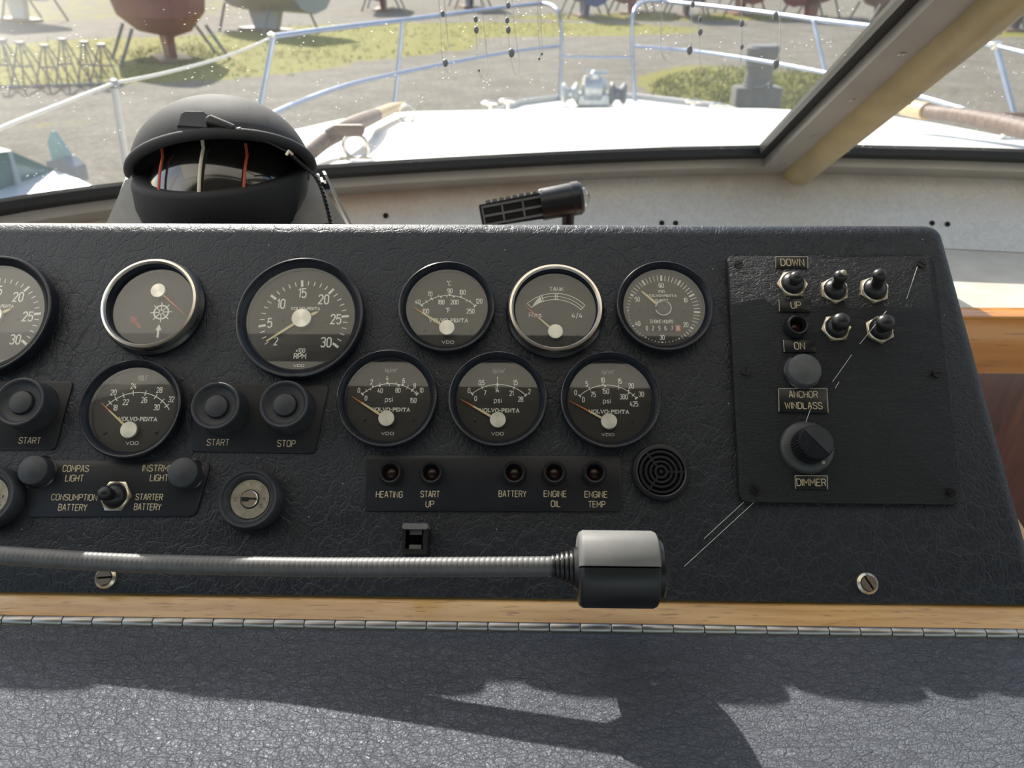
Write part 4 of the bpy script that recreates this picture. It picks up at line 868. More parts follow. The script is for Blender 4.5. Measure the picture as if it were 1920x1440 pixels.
pts = resample(cl, .00055); rr = [rn*(1 if i % 5 else .955) for i in range(len(pts))]
hc = pw(1163, 1067, .046)
gl_ = empty('gooseneck_lamp', 'black gooseneck chart lamp lying along the foot of the console', 'lamp', Matrix.Translation(cw[0]))
L0 = cw[0]
g = G(); g.tube([p-L0 for p in pts], rr, 22); g.out('flexible_neck', M['neck'], gl_, 60)
g = G(); g.lathe([(.013, -.001), (.013, .003), (.010, .006), (.006, .008)], 28, M=PM.to_3x3().to_4x4()); g.out('mounting_base', M['lampdark'], gl_, True)
X0 = pl(1083, 1067, .046).x+PO.x; X1 = pl(1230, 1067, .046).x+PO.x; RH = .0189
# ribbed strain collar
Mh = Matrix(((0, 0, 1, 0), (0, 1, 0, 0), (-1, 0, 0, 0), (0, 0, 0, 1)))      # lathe axis -> +x
ax = hc-L0
def along(x): return Matrix.Translation(V((x-L0.x, ax.y, ax.z))) @ Mh
xc0 = pl(1034, 1062, .0455).x+PO.x; cn = X0-xc0; g = G(); prof = []
for i in range(5):
    r_ = rn*(1.12+.14*i); x_ = cn*.86*i/5; prof += [(r_, x_), (r_*1.04, x_+.0004), (r_*1.04, x_+cn*.11), (r_*.86, x_+cn*.13), (r_*.88, x_+cn*.165)]
prof = [(rn*.9, 0)]+prof+[(rn*1.9, cn*.84), (rn*2.2, cn)]
tilt = (cw[-1]-V((hc.x, hc.y, hc.z)))
g.lathe(prof, 28, M=Matrix.Translation(V((xc0-L0.x, ax.y, ax.z))) @ Mh); 
for i, v_ in enumerate(g.v):   # bend the collar down to meet the neck
    f_ = max(0, min(1, (X0-(v_[0]+L0.x))/cn)); g.v[i] = (v_[0], v_[1]+(cw[-1].y-hc.y)*f_, v_[2]+(cw[-1].z-hc.z)*f_)
g.out('strain_collar', M['lampdark'], gl_, 40)
HL = X1-X0
def halfshell(up):
    vs = []; fs = []; seg = 24; prof = [(RH*.62, 0), (RH*.86, 0), (RH*.95, .0008), (RH, .0026), (RH, HL-.0022), (RH*.96, HL-.0006), (RH*.88, HL), (RH*.6, HL)]
    n_ = len(prof)
    # split plane lies across the head, tilted towards the panel normal
    for k_ in range(seg+1):
        a = pi*k_/seg*.985+.0075*pi+(0 if up else pi)
        sq = 1/max(abs(cos(a)), abs(sin(a)))
        f_ = 1+(.10*(sq-1))
        dir_ = PV*sin(a)+PN*cos(a)
        for r_, x_ in prof: vs.append(V((x_, 0, 0))+dir_*r_*f_)
    for k_ in range(seg):
        for i in range(n_-1): fs.append((k_*n_+i, (k_+1)*n_+i, (k_+1)*n_+i+1, k_*n_+i+1))
    for s_ in (0, seg): fs.append(tuple(s_*n_+i for i in range(n_)))
    fs.append(tuple(k_*n_ for k_ in range(seg+1))); fs.append(tuple(k_*n_+n_-1 for k_ in range(seg+1)))
    g_ = G(); g_.add([v_+V((X0, hc.y, hc.z))-L0 for v_ in vs], fs); return g_
halfshell(True).out('head_upper_shell', M['lamp'], gl_, 40); halfshell(False).out('head_lower_shell', M['lampdark'], gl_, 40)  # upper shell lighter than the lower, carrying the sun in its colour
g = G(); g.lathe([(RH*.95, -.001), (RH*.90, 0), (RH*.90, HL)], 36, M=along(X0)); g.f = g.f[:]; 
g = G(); g.lathe([(RH*.76, HL-.001), (RH*.76, HL+.0024), (RH*.68, HL+.0036), (0, HL+.0040)], 36, M=along(X0)); g.out('end_cap', M['lampdark'], gl_, True)
# ================================================================ COMPASS
CZ = .62       # depth along the view axis
def dp(x, y, d_): return EYE+ray(x, y)*d_
cc0 = dp(414, 322, CZ); RC = 170/FPX*CZ*1.0
cp = empty('steering_compass', 'black domed steering compass on a grey bracket behind the console', 'compass', Matrix.Translation(cc0))
# local frame: X right, Y away from the eye (horizontal-ish), Z up; rolled a little like in the photo
fw = V((ray(413, 322).x, ray(413, 322).y, 0)).normalized(); vd = ray(413, 322).normalized()
roll = radians(1.5)
uu = RT.cross(vd).normalized(); CX = (RT*cos(roll)+uu*sin(roll)).normalized(); CU = CX.cross(vd).normalized()
CB = Matrix(((CX.x, vd.x, CU.x, 0), (CX.y, vd.y, CU.y, 0), (CX.z, vd.z, CU.z, 0), (0, 0, 0, 1)))
def shell(r, ph0, ph1, th, sq=1., n=40, m=48, xr_=1.0, edge=0.):
    "spherical band around the local x axis; phi 0 = towards the eye, 90 = up"
    vs = []; fs = []
    for lay in (r, r-th):
        for i in range(n+1):
            ph = radians(ph0+(ph1-ph0)*i/n)
            for j in range(m+1):
                th_ = pi*j/m; s_ = sin(th_); x_ = -cos(th_)*lay*xr_
                vs.append(V((x_, -lay*s_*cos(ph), lay*s_*sin(ph)*sq)))
    k_ = (n+1)*(m+1)
    for L_ in (0, 1):
        for i in range(n):
            for j in range(m):
                a = L_*k_+i*(m+1)+j; fs.append((a, a+1, a+m+2, a+m+1))
    for i in (0, n):
        for j in range(m): a = i*(m+1)+j; fs.append((a, a+1, a+1+k_, a+k_))
    return [CB @ v_ for v_ in vs], fs
v_, f_ = shell(RC, 28, 200, .0035, .80); g = G(); g.add(v_, f_); g.out('hood', M['compass'], cp, 50)
# rolled rim of the hood
def band(r, ph, sq, tr, j0=0, j1=48, m=48):
    return [CB @ V((-cos(pi*j/m)*r, -r*sin(pi*j/m)*cos(radians(ph)), r*sin(pi*j/m)*sin(radians(ph))*sq)) for j in range(j0, j1+1)]
g = G(); g.tube(band(RC*1.004, 27, .80, 0), .0042, 12); g.out('hood_rim', M['compass'], cp, 50)
TA = radians(15); AX = (CU*cos(TA)-vd*sin(TA)).normalized(); AY = AX.cross(CX).normalized()
CA = Matrix(((CX.x, AY.x, AX.x, 0), (CX.y, AY.y, AX.y, 0), (CX.z, AY.z, AX.z, 0), (0, 0, 0, 1)))
rb_ = RC*.925; zc_ = .0015
g = G(); g.lathe([(rb_*.70, zc_-.010), (rb_*.72, zc_-.004), (rb_*.80, zc_-.001), (rb_*.95, zc_), (rb_*.985, zc_-.0012), (rb_, zc_-.004), (rb_*.995, zc_-.022), (rb_*.93, zc_-.038), (rb_*.80, zc_-.050), (rb_*.5, zc_-.060), (0, zc_-.063)], 64, M=CA)
g.f = [f for f in g.f if len(f) == 4]; g.out('bowl', M['compass'], cp, 50)
# glossy liquid filled dome with card, lubber lines
g = G(); rd_ = RC*.80; prof = [(rd_*cos(radians(a)), rd_*sin(radians(a))) for a in range(12, 91, 6)]; prof[-1] = (0, rd_)
g.lathe(prof, 48, M=CA @ Matrix.Translation((.002, -.004, zc_-.023)))
dm = g.out('glass_dome', M['cdome'], cp, True)
def lub(x_, mat, nm, wd):
    Rl = sqrt((rd_*1.05)**2-x_*x_); pts = [CA @ V((x_+.002, -.004-Rl*cos(radians(a)), zc_-.023+Rl*sin(radians(a)))) for a in range(18, 58, 5)]
    e_ = pts[-1]; k9 = .5 if abs(x_) > .01 else 1; pts += [e_+AX*.008*k9+vd*.003, e_+AX*.018*k9+vd*.006]
    g_ = G(); g_.tube(pts, wd, 8); g_.out(nm, mat, cp, True)
lub(-RC*.43, M['lubred'], 'lubber_line', .0011); lub(0.002, M['lubwhite'], 'lubber_line', .0013); lub(RC*.44, M['lubred'], 'lubber_line', .0011)
# lamp housing on the hood rim
def onhood(x, y, lift=0):
    "pixel -> point on the squashed hood ellipsoid (world)"
    o = CB.to_3x3().inverted() @ (EYE-cc0); dr = CB.to_3x3().inverted() @ ray(x, y); sc_ = V((1/RC, 1/RC, 1/(RC*.80)))
    o2 = V((o.x*sc_.x, o.y*sc_.y, o.z*sc_.z)); d2 = V((dr.x*sc_.x, dr.y*sc_.y, dr.z*sc_.z))
    A_ = d2.dot(d2); B_ = 2*o2.dot(d2); C_ = o2.dot(o2)-(1+lift)**2; D_ = B_*B_-4*A_*C_
    t_ = (-B_-sqrt(max(0, D_)))/(2*A_); return EYE+ray(x, y)*t_
def hq(x, y, l=0): return onhood(x, y, l)-cc0
top = [hq(330, 238, .02), hq(338, 212, .10), hq(348, 207, .12), hq(382, 208, .12), hq(389, 214, .10), hq(390, 243, .02)]
bk = [v_+vd*.016-CU*.003 for v_ in top]
n = len(top); g = G(); g.add(top+bk, [tuple(range(n)), tuple(range(n, 2*n))[::-1]]+[(i, (i+1) % n, (i+1) % n+n, i+n) for i in range(n)]); o = g.out('lamp_housing', M['plastic'], cp)
bv = o.modifiers.new('b', 'BEVEL'); bv.width = .0015; bv.segments = 2
g = G(); g.tube([hq(388, 226, .06), hq(394, 226, .06), hq(438, 241, .035), hq(442, 243, .03)], [.0028, .0042, .0030, .0012], 16); g.out('bulb_holder', M['rubber'], cp, True)
g = G(); g.tube([hq(443, 243, .02), hq(450, 241, .04), hq(456, 246, .02)], .0012, 8); g.tube([hq(538, 290, .02), hq(541, 284, .05), hq(547, 289, .02)], .0014, 8); g.out('wire_clip', M['nickel'], cp, True)
# bracket : U plate with round cut-out, side flanges, bolts
def bl(x, z, y): return CB @ V((x, y, z))
px2 = CZ/FPX
outer = [(-222, -115), (-173, -12), (-160, 2), (-158, -10)]
def cut(a): return (178*cos(radians(a))*1.0-0, 172*sin(radians(a))*.80)
left = [(-262, -150), (-174, -10), (-166, -2)]+[(-164*cos(radians(a)), -132*sin(radians(a))) for a in range(8, 88, 8)]+[(0, -133), (0, -172), (-262, -172)]
right = [(-x, y) for x, y in left]
right = [(min(x, 250) if y < -100 else x, y) for x, y in right]
for nm, poly in (('bracket_plate', left), ('bracket_plate', right)):
    pl_ = [(x*px2, z*px2) for x, z in poly]; n = len(pl_)
    fr = [bl(x, z, -.010) for x, z in pl_]; bk = [bl(x, z, -.0075) for x, z in pl_]
    g = G(); g.add(fr+bk, [tuple(range(n)), tuple(range(n, 2*n))[::-1]]+[(i, (i+1) % n, (i+1) % n+n, i+n) for i in range(n)]); g.out(nm, M['bracket'], cp)
for sx, xb, xt in ((-1, -262, -174), (1, 250, 190)):
    q = [bl(xb*px2, -150*px2, -.010), bl(xt*px2, -10*px2, -.010), bl((xt+sx*6)*px2, -4*px2, .020), bl((xb+sx*6)*px2, -150*px2, .045)]
    q2 = [v_+CX*.0022*sx for v_ in q]; g = G(); g.add(q+q2, [(0, 1, 2, 3), (7, 6, 5, 4), (0, 4, 5, 1), (1, 5, 6, 2), (2, 6, 7, 3), (3, 7, 4, 0)]); g.out('bracket_flange', M['bracket'], cp)
Mb = CB @ Matrix.Rotation(pi/2, 4, 'Y')
for sx in (1,):
    g = G(); g.lathe([(.0075, 0), (.0075, .003), (.005, .0032), (.0045, .008), (0, .0085)], 6, M=Matrix.Translation(CB @ V((183*px2, .002, -32*px2))) @ Mb); g.out('pivot_bolt', M['plastic'], cp)
    g = G(); g.lathe([(.0105, -.001), (.0105, .0006), (.008, .001)], 24, M=Matrix.Translation(CB @ V((182*px2, .002, -32*px2))) @ Mb); g.out('bolt_washer', M['bracket'], cp, True)
for x, z in ((-212, -118), (186, -112)):
    g = G(); g.lathe([(.0062, 0), (.006, .002), (.0035, .004), (0, .0044)], 16, M=Matrix.Translation(bl(x*px2, z*px2, -.011)) @ CB @ Matrix.Rotation(pi/2, 4, 'X')); g.out('mount_screw', M['screw'], cp, True)
g = G(); g.box((-.12, -.02, -.24), (.12, .06, -.155)); 
vs = [V((x, y, z)) for x in (-.105, .105) for y in (.0, .05) for z in (0, 1)]
zb = EZ+ZS-cc0.z; g = G(); g.add([V((x, y, (zb if k_ == 0 else -.06))) for x in (-.095, .095) for y in (.0, .045) for k_ in (0, 1)], [(0, 1, 3, 2), (4, 6, 7, 5), (0, 4, 5, 1), (2, 3, 7, 6), (0, 2, 6, 4), (1, 5, 7, 3)]); g.out('pedestal', M['bracket'], cp)
# twisted wire
wp = [onhood(457, 246, .025), onhood(500, 266, .02), onhood(541, 286, .03)]
wq = [wp[-1], dp(566, 308, CZ*.955), dp(590, 330, CZ*.955), dp(603, 355, CZ*.96), dp(612, 385, CZ*.965), dp(620, 420, CZ*.975), dp(628, 470, CZ*.99), dp(640, 530, CZ*1.02)]
ln = resample(catmull([wq[0]]+wq[1:], 12), .0006)
wr = empty('twisted_wire', 'twisted black wire running from the compass lamp down behind the console', 'wire', Matrix.Translation(wp[0]))
for ph in (0, pi):
    g = G(); P2 = []
    for i, p in enumerate(ln):
        a = i*.0006/.0062*2*pi+ph; P2.append(p+(RT*cos(a)+UP*.3*sin(a)+vd*sin(a)).normalized()*.00085-wp[0])
    g.tube(P2, .00085, 8); g.out('strand', M['rubber'], wr, True)
g = G(); g.tube([p-wp[0] for p in catmull(wp, 8)], .0007, 8); g.out('lead', M['rubber'], wr, True)
# ================================================================ SWIVEL LAMP on the fascia
DZ = .86
fv = ray(1000, 385).normalized()
A = dp(905, 404, DZ); B = dp(1086, 371, DZ)     # body axis
axd = (B-A).normalized(); sw = empty('swivel_lamp', 'small black swivel lamp with ribbed top and slotted side behind the console', 'lamp', Matrix.Translation(A))
sn = (fv-axd*fv.dot(axd)).normalized(); su = axd.cross(sn).normalized()
if su.z < 0: su = -su
LB = Matrix(((axd.x, sn.x, su.x, 0), (axd.y, sn.y, su.y, 0), (axd.z, sn.z, su.z, 0), (0, 0, 0, 1)))
LL = (B-A).length; u = DZ/FPX; rl = 30*u
Mz = Matrix(((0, 0, 1, 0), (0, 1, 0, 0), (-1, 0, 0, 0), (0, 0, 0, 1)))
g = G(); g.lathe([(rl*.95, LL*.60), (rl*.98, LL*.63), (rl, LL*.92), (rl*1.04, LL*.925), (rl*1.04, LL*1.0), (rl*.9, LL*1.03), (rl*.5, LL*1.035)], 40, M=LB @ Mz); g.out('barrel', M['plastic'], sw, True)
g = G(); g.lathe([(rl*.62, LL*1.03), (rl*.55, LL*1.07), (rl*.3, LL*1.10), (0, LL*1.11)], 24, M=LB @ Mz); g.out('lens', M['glass'], sw, True)
hb, ht = -22*u, 22*u
bm_poly = rpoly([(-4*u, hb), (LL*.62, hb-4*u), (LL*.62, ht), (-4*u, ht-2*u)], .002)
MB_ = LB @ Matrix(((1, 0, 0, 0), (0, 0, 1, 0), (0, 1, 0, 0), (0, 0, 0, 1)))
bprism('housing', bm_poly, -17*u, 20*u, .0, M['plastic'], sw, None); bpy.data.objects['housing'].matrix_local = MB_
# slots : frame bars proud of dark recess on the side facing the eye
g = G(); g.box((2*u, -17.6*u, -18*u), (LL*.60, -17.1*u, 14*u), LB); g.out('slot_recess', M['dark'], sw)
g = G()
for z0_, z1_ in ((-20, -16), (-4, 0), (13, 17)): g.box((0, -20*u, z0_*u), (LL*.62, -17*u, z1_*u), LB)
for x_ in (0, LL*.20, LL*.41, LL*.60): g.box((x_, -20*u, -18*u), (x_+3*u, -17*u, 16*u), LB)
g.out('slot_frame', M['lamp'], sw)
for i in range(9):
    x_ = 10*u+i*12.5*u; g = G(); g.prism(rpoly([(x_, ht-4*u), (x_+9*u, ht-4*u), (x_+9*u, ht+4*u), (x_, ht+4*u)], .0015, 3), -15*u, 16*u, MB_); g.out('cooling_rib', M['lamp'], sw)  # ribs in the lighter grey, painting the highlight along the top
ft = LB @ V((LL*.86, 0, -rl)); fo = V((ft.x, by(A.x+ft.x)-.05-A.y, 0))
g = G(); g.tube([ft+V((0, 0, .01)), ft+V((0, 0, -.018))], .007, 14); zz = (EZ+ZS)-A.z
g.tube([ft+V((0, 0, -.012)), V((ft.x, ft.y, zz+.004))], [.010, .011], 16); g.lathe([(.024, 0), (.024, .004), (.012, .006)], 24, c=(ft.x, ft.y, zz)); g.out('swivel_foot', M['plastic'], sw, True)
# ================================================================ CLEAR CORDS hanging inside the screen
def scr(px_, py_, back=.03):
    "point just inside the pane"
    r = ray(px_, py_); tt = .8
    for _ in range(40):
        q = r*tt; yy = by(q.x)-(q.z-ZB)/tan(radians(31.3)); tt *= 1+(yy-q.y)/max(.2, q.y)*.5
    q = EYE+r*tt; return EYE+(q-EYE)*(1-back)
cords = [
 ('clear cord loop with a dark bead, leftmost of those hanging in the screen', [(822, -20), (827, 60), (831, 118), (843, 138), (846, 118), (838, 60), (832, -20)], [(835, 118, 7), (830, 26, 5)]),
 ('clear cord with a long dark weight, second from the left', [(886, -20), (893, 60), (897, 130), (907, 148), (915, 130), (908, 60), (899, -20)], [(892, 36, 5), (893, 56, 6), (898, 132, 3)]),
 ('clear cord with several dark beads left of the pulpit gate', [(947, -20), (953, 60), (960, 120), (968, 140), (974, 128), (966, 60), (958, -20)], [(953, 10, 5), (951, 38, 5), (953, 56, 6), (959, 99, 8)]),
 ('thin clear cord with two glass drops beside the pulpit gate', [(1008, -20), (1009, 50), (1013, 95), (1012, 112), (1017, 100), (1014, 50), (1011, -20)], [(1011, 110, 3), (1016, 101, 3)]),
 ('clear cord loop right of the pulpit gate', [(1241, -20), (1240, 60), (1241, 100), (1258, 120), (1280, 113), (1294, 100), (1297, 60), (1296, -20)], [(1293, 94, 8), (1299, 8, 5)]),
 ('wide clear cord loop, middle of the right-hand group', [(1313, -20), (1312, 60), (1314, 120), (1330, 148), (1360, 148), (1383, 128), (1392, 100), (1391, 40), (1390, -20)], [(1313, 36, 5), (1313, 60, 6), (1391, 44, 6), (1391, 88, 5)]),
 ('wide clear cord loop with a dark bead, right of the group', [(1390, 60), (1389, 130), (1400, 158), (1428, 163), (1450, 146), (1460, 118), (1463, 60), (1462, -20)], [(1455, 120, 9), (1454, 30, 7)])]
for lab, pth, beads in cords:
    p3 = [scr(*p) for p in pth]; e = empty('hanging_cord', lab, 'cord', Matrix.Translation(p3[0]), 'cords hanging in the windscreen')
    g = G(); g.tube([p-p3[0] for p in catmull(p3, 6)], .0007, 8); g.out('cord', M['cord'], e, True)
    for bx_, by_, br in beads:
        q = scr(bx_, by_, .035)-p3[0]; k_ = br*.62/FPX*.85; g = G(); g.lathe([(0, -k_*1.4), (k_*.7, -k_), (k_, 0), (k_*.7, k_), (0, k_*1.4)], 12, c=q); g.out('bead', M['bead'], e, True)
# ================================================================ BOAT EXTERIOR
near = [(-300, 470), (0, 380), (228, 352), (400, 336), (600, 318), (855, 302), (1192, 288), (1463, 284), (1583, 286), (1920, 300), (2250, 330)]
far = [(2080, 292), (1920, 262), (1760, 232), (1650, 214), (1530, 208), (1437, 203.5), (1200, 201), (1000, 204.5), (780, 209), (700, 214), (637, 224), (544, 245), (440, 282), (330, 322)]
pn = [V((x, by(x)+.035, EZ-.275-.146*(by(x)+.035-1.13)-(.02 if x < -.3 else 0))) for x in xr(-.44, 2*XC+.95, 40)]; pf = [roof_p(x, y) for x, y in far]
g = G(); poly = pn+pf; n = len(poly); lo_ = [V((p.x, p.y, EZ-.945)) for p in poly]
g.add(poly+lo_, [tuple(range(n))]+[(i, (i+1) % n, (i+1) % n+n, i+n) for i in range(n)])
cr = tag(g.out('coachroof', M['deck'], None), 'broad white coachroof deck beyond the windscreen, bright in the sun', 'deck')
DK = -.95
dk = [(1120, 181), (1200, 184), (1350, 202), (1600, 240), (1900, 300), (2300, 400)]
def zpd(x, y): return zp(x, y, DK)
rt_ = [zpd(1120, 181), zpd(1200, 185), zpd(1350, 203)]; lt_ = [zpd(1120, 181), zpd(1050, 186), zpd(975, 196)]
cx_ = rt_[0].x
hull_r = rt_+[V((2.0, 3.4, EZ+DK)), V((2.25, 2.0, EZ+DK)), V((2.3, 0, EZ+DK)), V((2.2, -4, EZ+DK))]
hull_l = lt_+[V((-1.05, 3.4, EZ+DK)), V((-1.30, 2.0, EZ+DK)), V((-1.38, 0, EZ+DK)), V((-1.3, -4, EZ+DK))]
ring = hull_l[::-1]+hull_r[1:]; n = len(ring); keel = [V(((p.x-.45)*.35+.45, p.y*.93, EZ-2.6)) for p in ring]
hl = empty('motor_cruiser_hull', 'white foredeck and hull of the boat beyond the coachroof', 'hull', Matrix.Translation((.45, 0, 0)))
O_ = V((.45, 0, 0))
g = G(); g.add([p-O_ for p in ring]+[p-V((0, 0, .03))-O_ for p in ring], [tuple(range(n))]+[(i, (i+1) % n, (i+1) % n+n, i+n) for i in range(n)]); g.out('foredeck', M['deck'], hl)
g = G(); g.add([p-V((0, 0, .03))-O_ for p in ring]+[p-O_ for p in keel], [(i, (i+1) % n, (i+1) % n+n, i+n) for i in range(n)]+[tuple(range(n, 2*n))]); g.out('hull_side', M['white'], hl)
g = G(); g.tube([p+V((0, 0, .015))-O_ for p in ring], .02, 8); g.out('toe_rail', M['rope'], hl, True)
# pulpit rail
ZT_, ZM_ = -.36, -.60
rr_ = .0125
pr = empty('pulpit_rail', 'stainless steel bow rail around the foredeck', 'rail', Matrix.Translation(zp(1120, 181, DK)))
PR0 = pr.location.copy()
def rail(nm, pts, r=rr_, mat='rail', par=None):
    g_ = G(); p_ = catmull(pts, 6) if len(pts) > 2 else pts; g_.tube([q_-PR0 for q_ in p_], r, 12); return g_.out(nm, M[mat], par or pr, True)
T = lambda x, y: zp(x, y, ZT_)
Mi = lambda x, y: zp(x, y, ZM_)
gl0 = zp(1050, 188, DK); gr0 = zp(1190, 188, DK)
def at_y(x, y, yy): r = ray(x, y); return EYE+r*(yy/r.y)
yg = gl0.y-.05
rail('top_rail', [T(510, 69), T(620, 54), T(755, 38), T(880, 22), T(950, 13), T(1000, 8), T(1024, 7)]+[at_y(1042, 16, T(1042, 16).y*.98), at_y(1051, 38, yg), at_y(1053, 90, yg), gl0])
rail('top_rail', [T(1640, 50), T(1530, 37), T(1420, 22), T(1300, 8), T(1240, 3)]+[at_y(1206, 4, T(1206, 8).y*.98), at_y(1189, 22, yg), at_y(1185, 70, yg), gr0])
rail('top_rail', [T(1640, 50), T(1720, 60), T(1810, 75), T(1870, 86)])
rail('middle_rail', [Mi(500, 219), Mi(560, 192), Mi(650, 160), Mi(745, 138), Mi(850, 117), Mi(960, 97), Mi(1050, 86)], rr_*.85)
rail('middle_rail', [Mi(1190, 87), Mi(1300, 96), Mi(1420, 113), Mi(1550, 137), Mi(1640, 158), Mi(1740, 185), Mi(1830, 212)], rr_*.85)
rail('gate_chain', [at_y(1052, 106, yg), at_y(1187, 108, yg)], rr_*.6)
def post(x0, y0, x1, y1, zt=ZT_):
    a = zp(x0, y0, zt); b_ = zp(x1, y1, ZM_) ; b2 = a+(b_-a)*((DK-zt)/(ZM_-zt)); rail('rail_post', [a, b2])
post(507, 72, 497, 140) if False else None
def post2(x0, y0, x1, y1):
    "straight post whose top is on the rail and which passes the second pixel, nearly upright"
    a = T(x0, y0); r = ray(x1, y1); b_ = EYE+r*((a.y)/r.y); d_ = (b_-a); b2 = a+d_*((DK-ZT_)/d_.z) if d_.z < -1e-4 else b_; rail('rail_post', [a, b2])
for a in ((512, 70, 488, 198), (755, 38, 744, 150), (1525, 37, 1546, 130), (1868, 86, 1902, 215)): post2(*a)
for x, y in ((510, 69), (1868, 86)):
    g = G(); q = T(x, y)-PR0; g.lathe([(0, -.02), (.018, -.014), (.02, 0), (.018, .014), (0, .02)], 14, c=q); g.out('rail_fitting', M['chrome'], pr, True)
# lifelines and stanchions
def line_thing(nm, lab, cat, pts, r, mat):
    e = empty(nm, lab, cat, Matrix.Translation(pts[0])); g_ = G(); g_.tube([q_-pts[0] for q_ in catmull(pts, 8)], r, 10); g_.out('line', M[mat], e, True); return e
S0 = zp(213, 156, ZT_-.02)
line_thing('lifeline', 'sagging white lifeline running from the left stanchion to the pulpit', 'line', [S0, zp(300, 139, ZT_-.02), zp(400, 113, ZT_-.01), zp(460, 92, ZT_), T(503, 73)], .0055, 'rope')
line_thing('lifeline', 'white lifeline running out of the picture at the left edge', 'line', [S0, zp(110, 197, ZT_-.02), zp(0, 241, ZT_-.02), zp(-200, 330, ZT_-.02)], .0055, 'rope')
e = empty('stanchion', 'thin pale stanchion left of the compass', 'post', Matrix.Translation(S0)); r = ray(242, 340); b_ = EYE+r*(S0.y*.97/r.y); d_ = b_-S0; b_ = S0+d_*((DK-ZT_)/d_.z)
g = G(); g.tube([V((0, 0, 0)), b_-S0], [.0105, .012], 12); g.out('tube', M['rope'], e, True); g = G(); g.lathe([(0, -.02), (.015, -.015), (.015, .01), (0, .016)], 12); g.out('cap', M['bead'], e, True)
q0 = T(1868, 86); line_thing('lifeline', 'bright lifeline at the upper right edge', 'line', [q0, T(1900, 94), T(1990, 115)], .008, 'rail')
# teak grab rails
def grab(lab, pth, feet, rad, tip, flat=False):
    P3 = [EYE+ray(x, y)*(h_/ray(x, y).y) for x, y, h_ in pth]; e = empty('grab_rail', lab, 'handrail', Matrix.Translation(P3[0])); o = P3[0]
    g_ = G(); sm = catmull(P3, 8); n_ = len(sm); g_.tube([p-o for p in sm], [rad*(1+.35*i/n_) for i in range(n_)], 14); g_.out('wooden_bar', M['teak'], e, True)
    g_ = G(); tp_ = [EYE+ray(x, y)*(h_/ray(x, y).y) for x, y, h_ in tip]; g_.tube([p-o for p in tp_], [rad*1.36, rad*1.35, rad*.8][:len(tp_)], 12); g_.out('pale_end', M['pale'], e, True)
    for x, y, rr2, hgt in feet:
        b_ = roof_p(x, y); g_ = G(); c_ = b_+V((0, 0, rr2))-o
        g_.tube([c_+V((rr2*cos(a*pi/12), 0, rr2*sin(a*pi/12))) for a in range(25)], rad*.28, 8, False)
        g_.tube([c_+V((-rr2*1.4, 0, -rr2)), c_+V((rr2*1.4, 0, -rr2))], rad*.3, 8); g_.out('ring_foot', M['chrome'], e, True)
        if not hgt: continue
        g_ = G(); g_.prism(rpoly([(-rr2*.8, rr2*.9), (rr2*.75, rr2*.9), (rr2*1.0, hgt), (-rr2*2.0, hgt)], .006), -rad*.5, rad*.5, Matrix.Translation(c_) @ Matrix.Rotation(pi/2, 4, 'X')); g_.out('wooden_block', M['teak'], e)
grab('weathered teak grab rail on the left of the coachroof', [(530, 322, 1.08), (575, 289, 1.14), (610, 262, 1.22), (650, 240, 1.26), (690, 222, 1.6), (705, 216, 1.95)], [(669, 297, .018, .032), (764, 229, .024, 0)], .0115, [(705, 216, 1.95), (735, 203, 2.4), (757, 196, 2.8)])
grab('teak grab rail on the right of the coachroof', [(1738, 209, 1.75), (1800, 216, 1.62), (1860, 227, 1.50), (1960, 250, 1.32)], [(1893, 262, .018, .035)], .0135, [(1738, 209, 1.75), (1708, 203, 1.82), (1692, 207, 1.85)])
# windlass, cleats, bow roller
wb = zp(1112, 199, DK+.02); e = empty('anchor_windlass', 'pale metal anchor windlass on the bow between the pulpit posts', 'windlass', Matrix.Translation(wb)); s_ = wb.y/FPX*1.05
al = simple('cast_aluminium', (.62, .62, .58), .38, .55, noise=.2, nscale=30)
Rx = Matrix.Rotation(pi/2, 4, 'Y')
g = G(); g.box((-28*s_, -.05, 0), (28*s_, .09, 22*s_)); o = g.out('gearbox', al, e); b2 = o.modifiers.new('b', 'BEVEL'); b2.width = .02; b2.segments = 3
g = G(); g.lathe([(16*s_, -20*s_), (23*s_, -16*s_), (23*s_, 12*s_), (15*s_, 20*s_)], 24, M=Matrix.Translation((0, .02, 26*s_)) @ Rx); g.out('gear_housing', al, e, True)
for sx in (-1, 1):
    g = G(); g.lathe([(17*s_, 0), (19*s_, 3*s_), (10*s_, 10*s_), (10*s_, 16*s_), (18*s_, 23*s_), (15*s_, 27*s_)], 20, M=Matrix.Translation((sx*27*s_, .0, 20*s_)) @ (Rx if sx > 0 else Matrix.Rotation(-pi/2, 4, 'Y'))); g.out('warping_drum', al if sx < 0 else M['rust'], e, True)
g = G(); g.lathe([(11*s_, 44*s_), (11*s_, 52*s_), (6*s_, 56*s_), (0, 58*s_)], 16); g.out('cap', al, e, True)
g = G(); g.tube([(-14*s_, 0, 55*s_), (22*s_, 0, 52*s_)], 3*s_, 8); g.out('lever', M['chrome'], e, True)
g = G(); g.box((-60*s_, -.06, -.02), (62*s_, .12, .0)); g.out('base_plate', al, e)
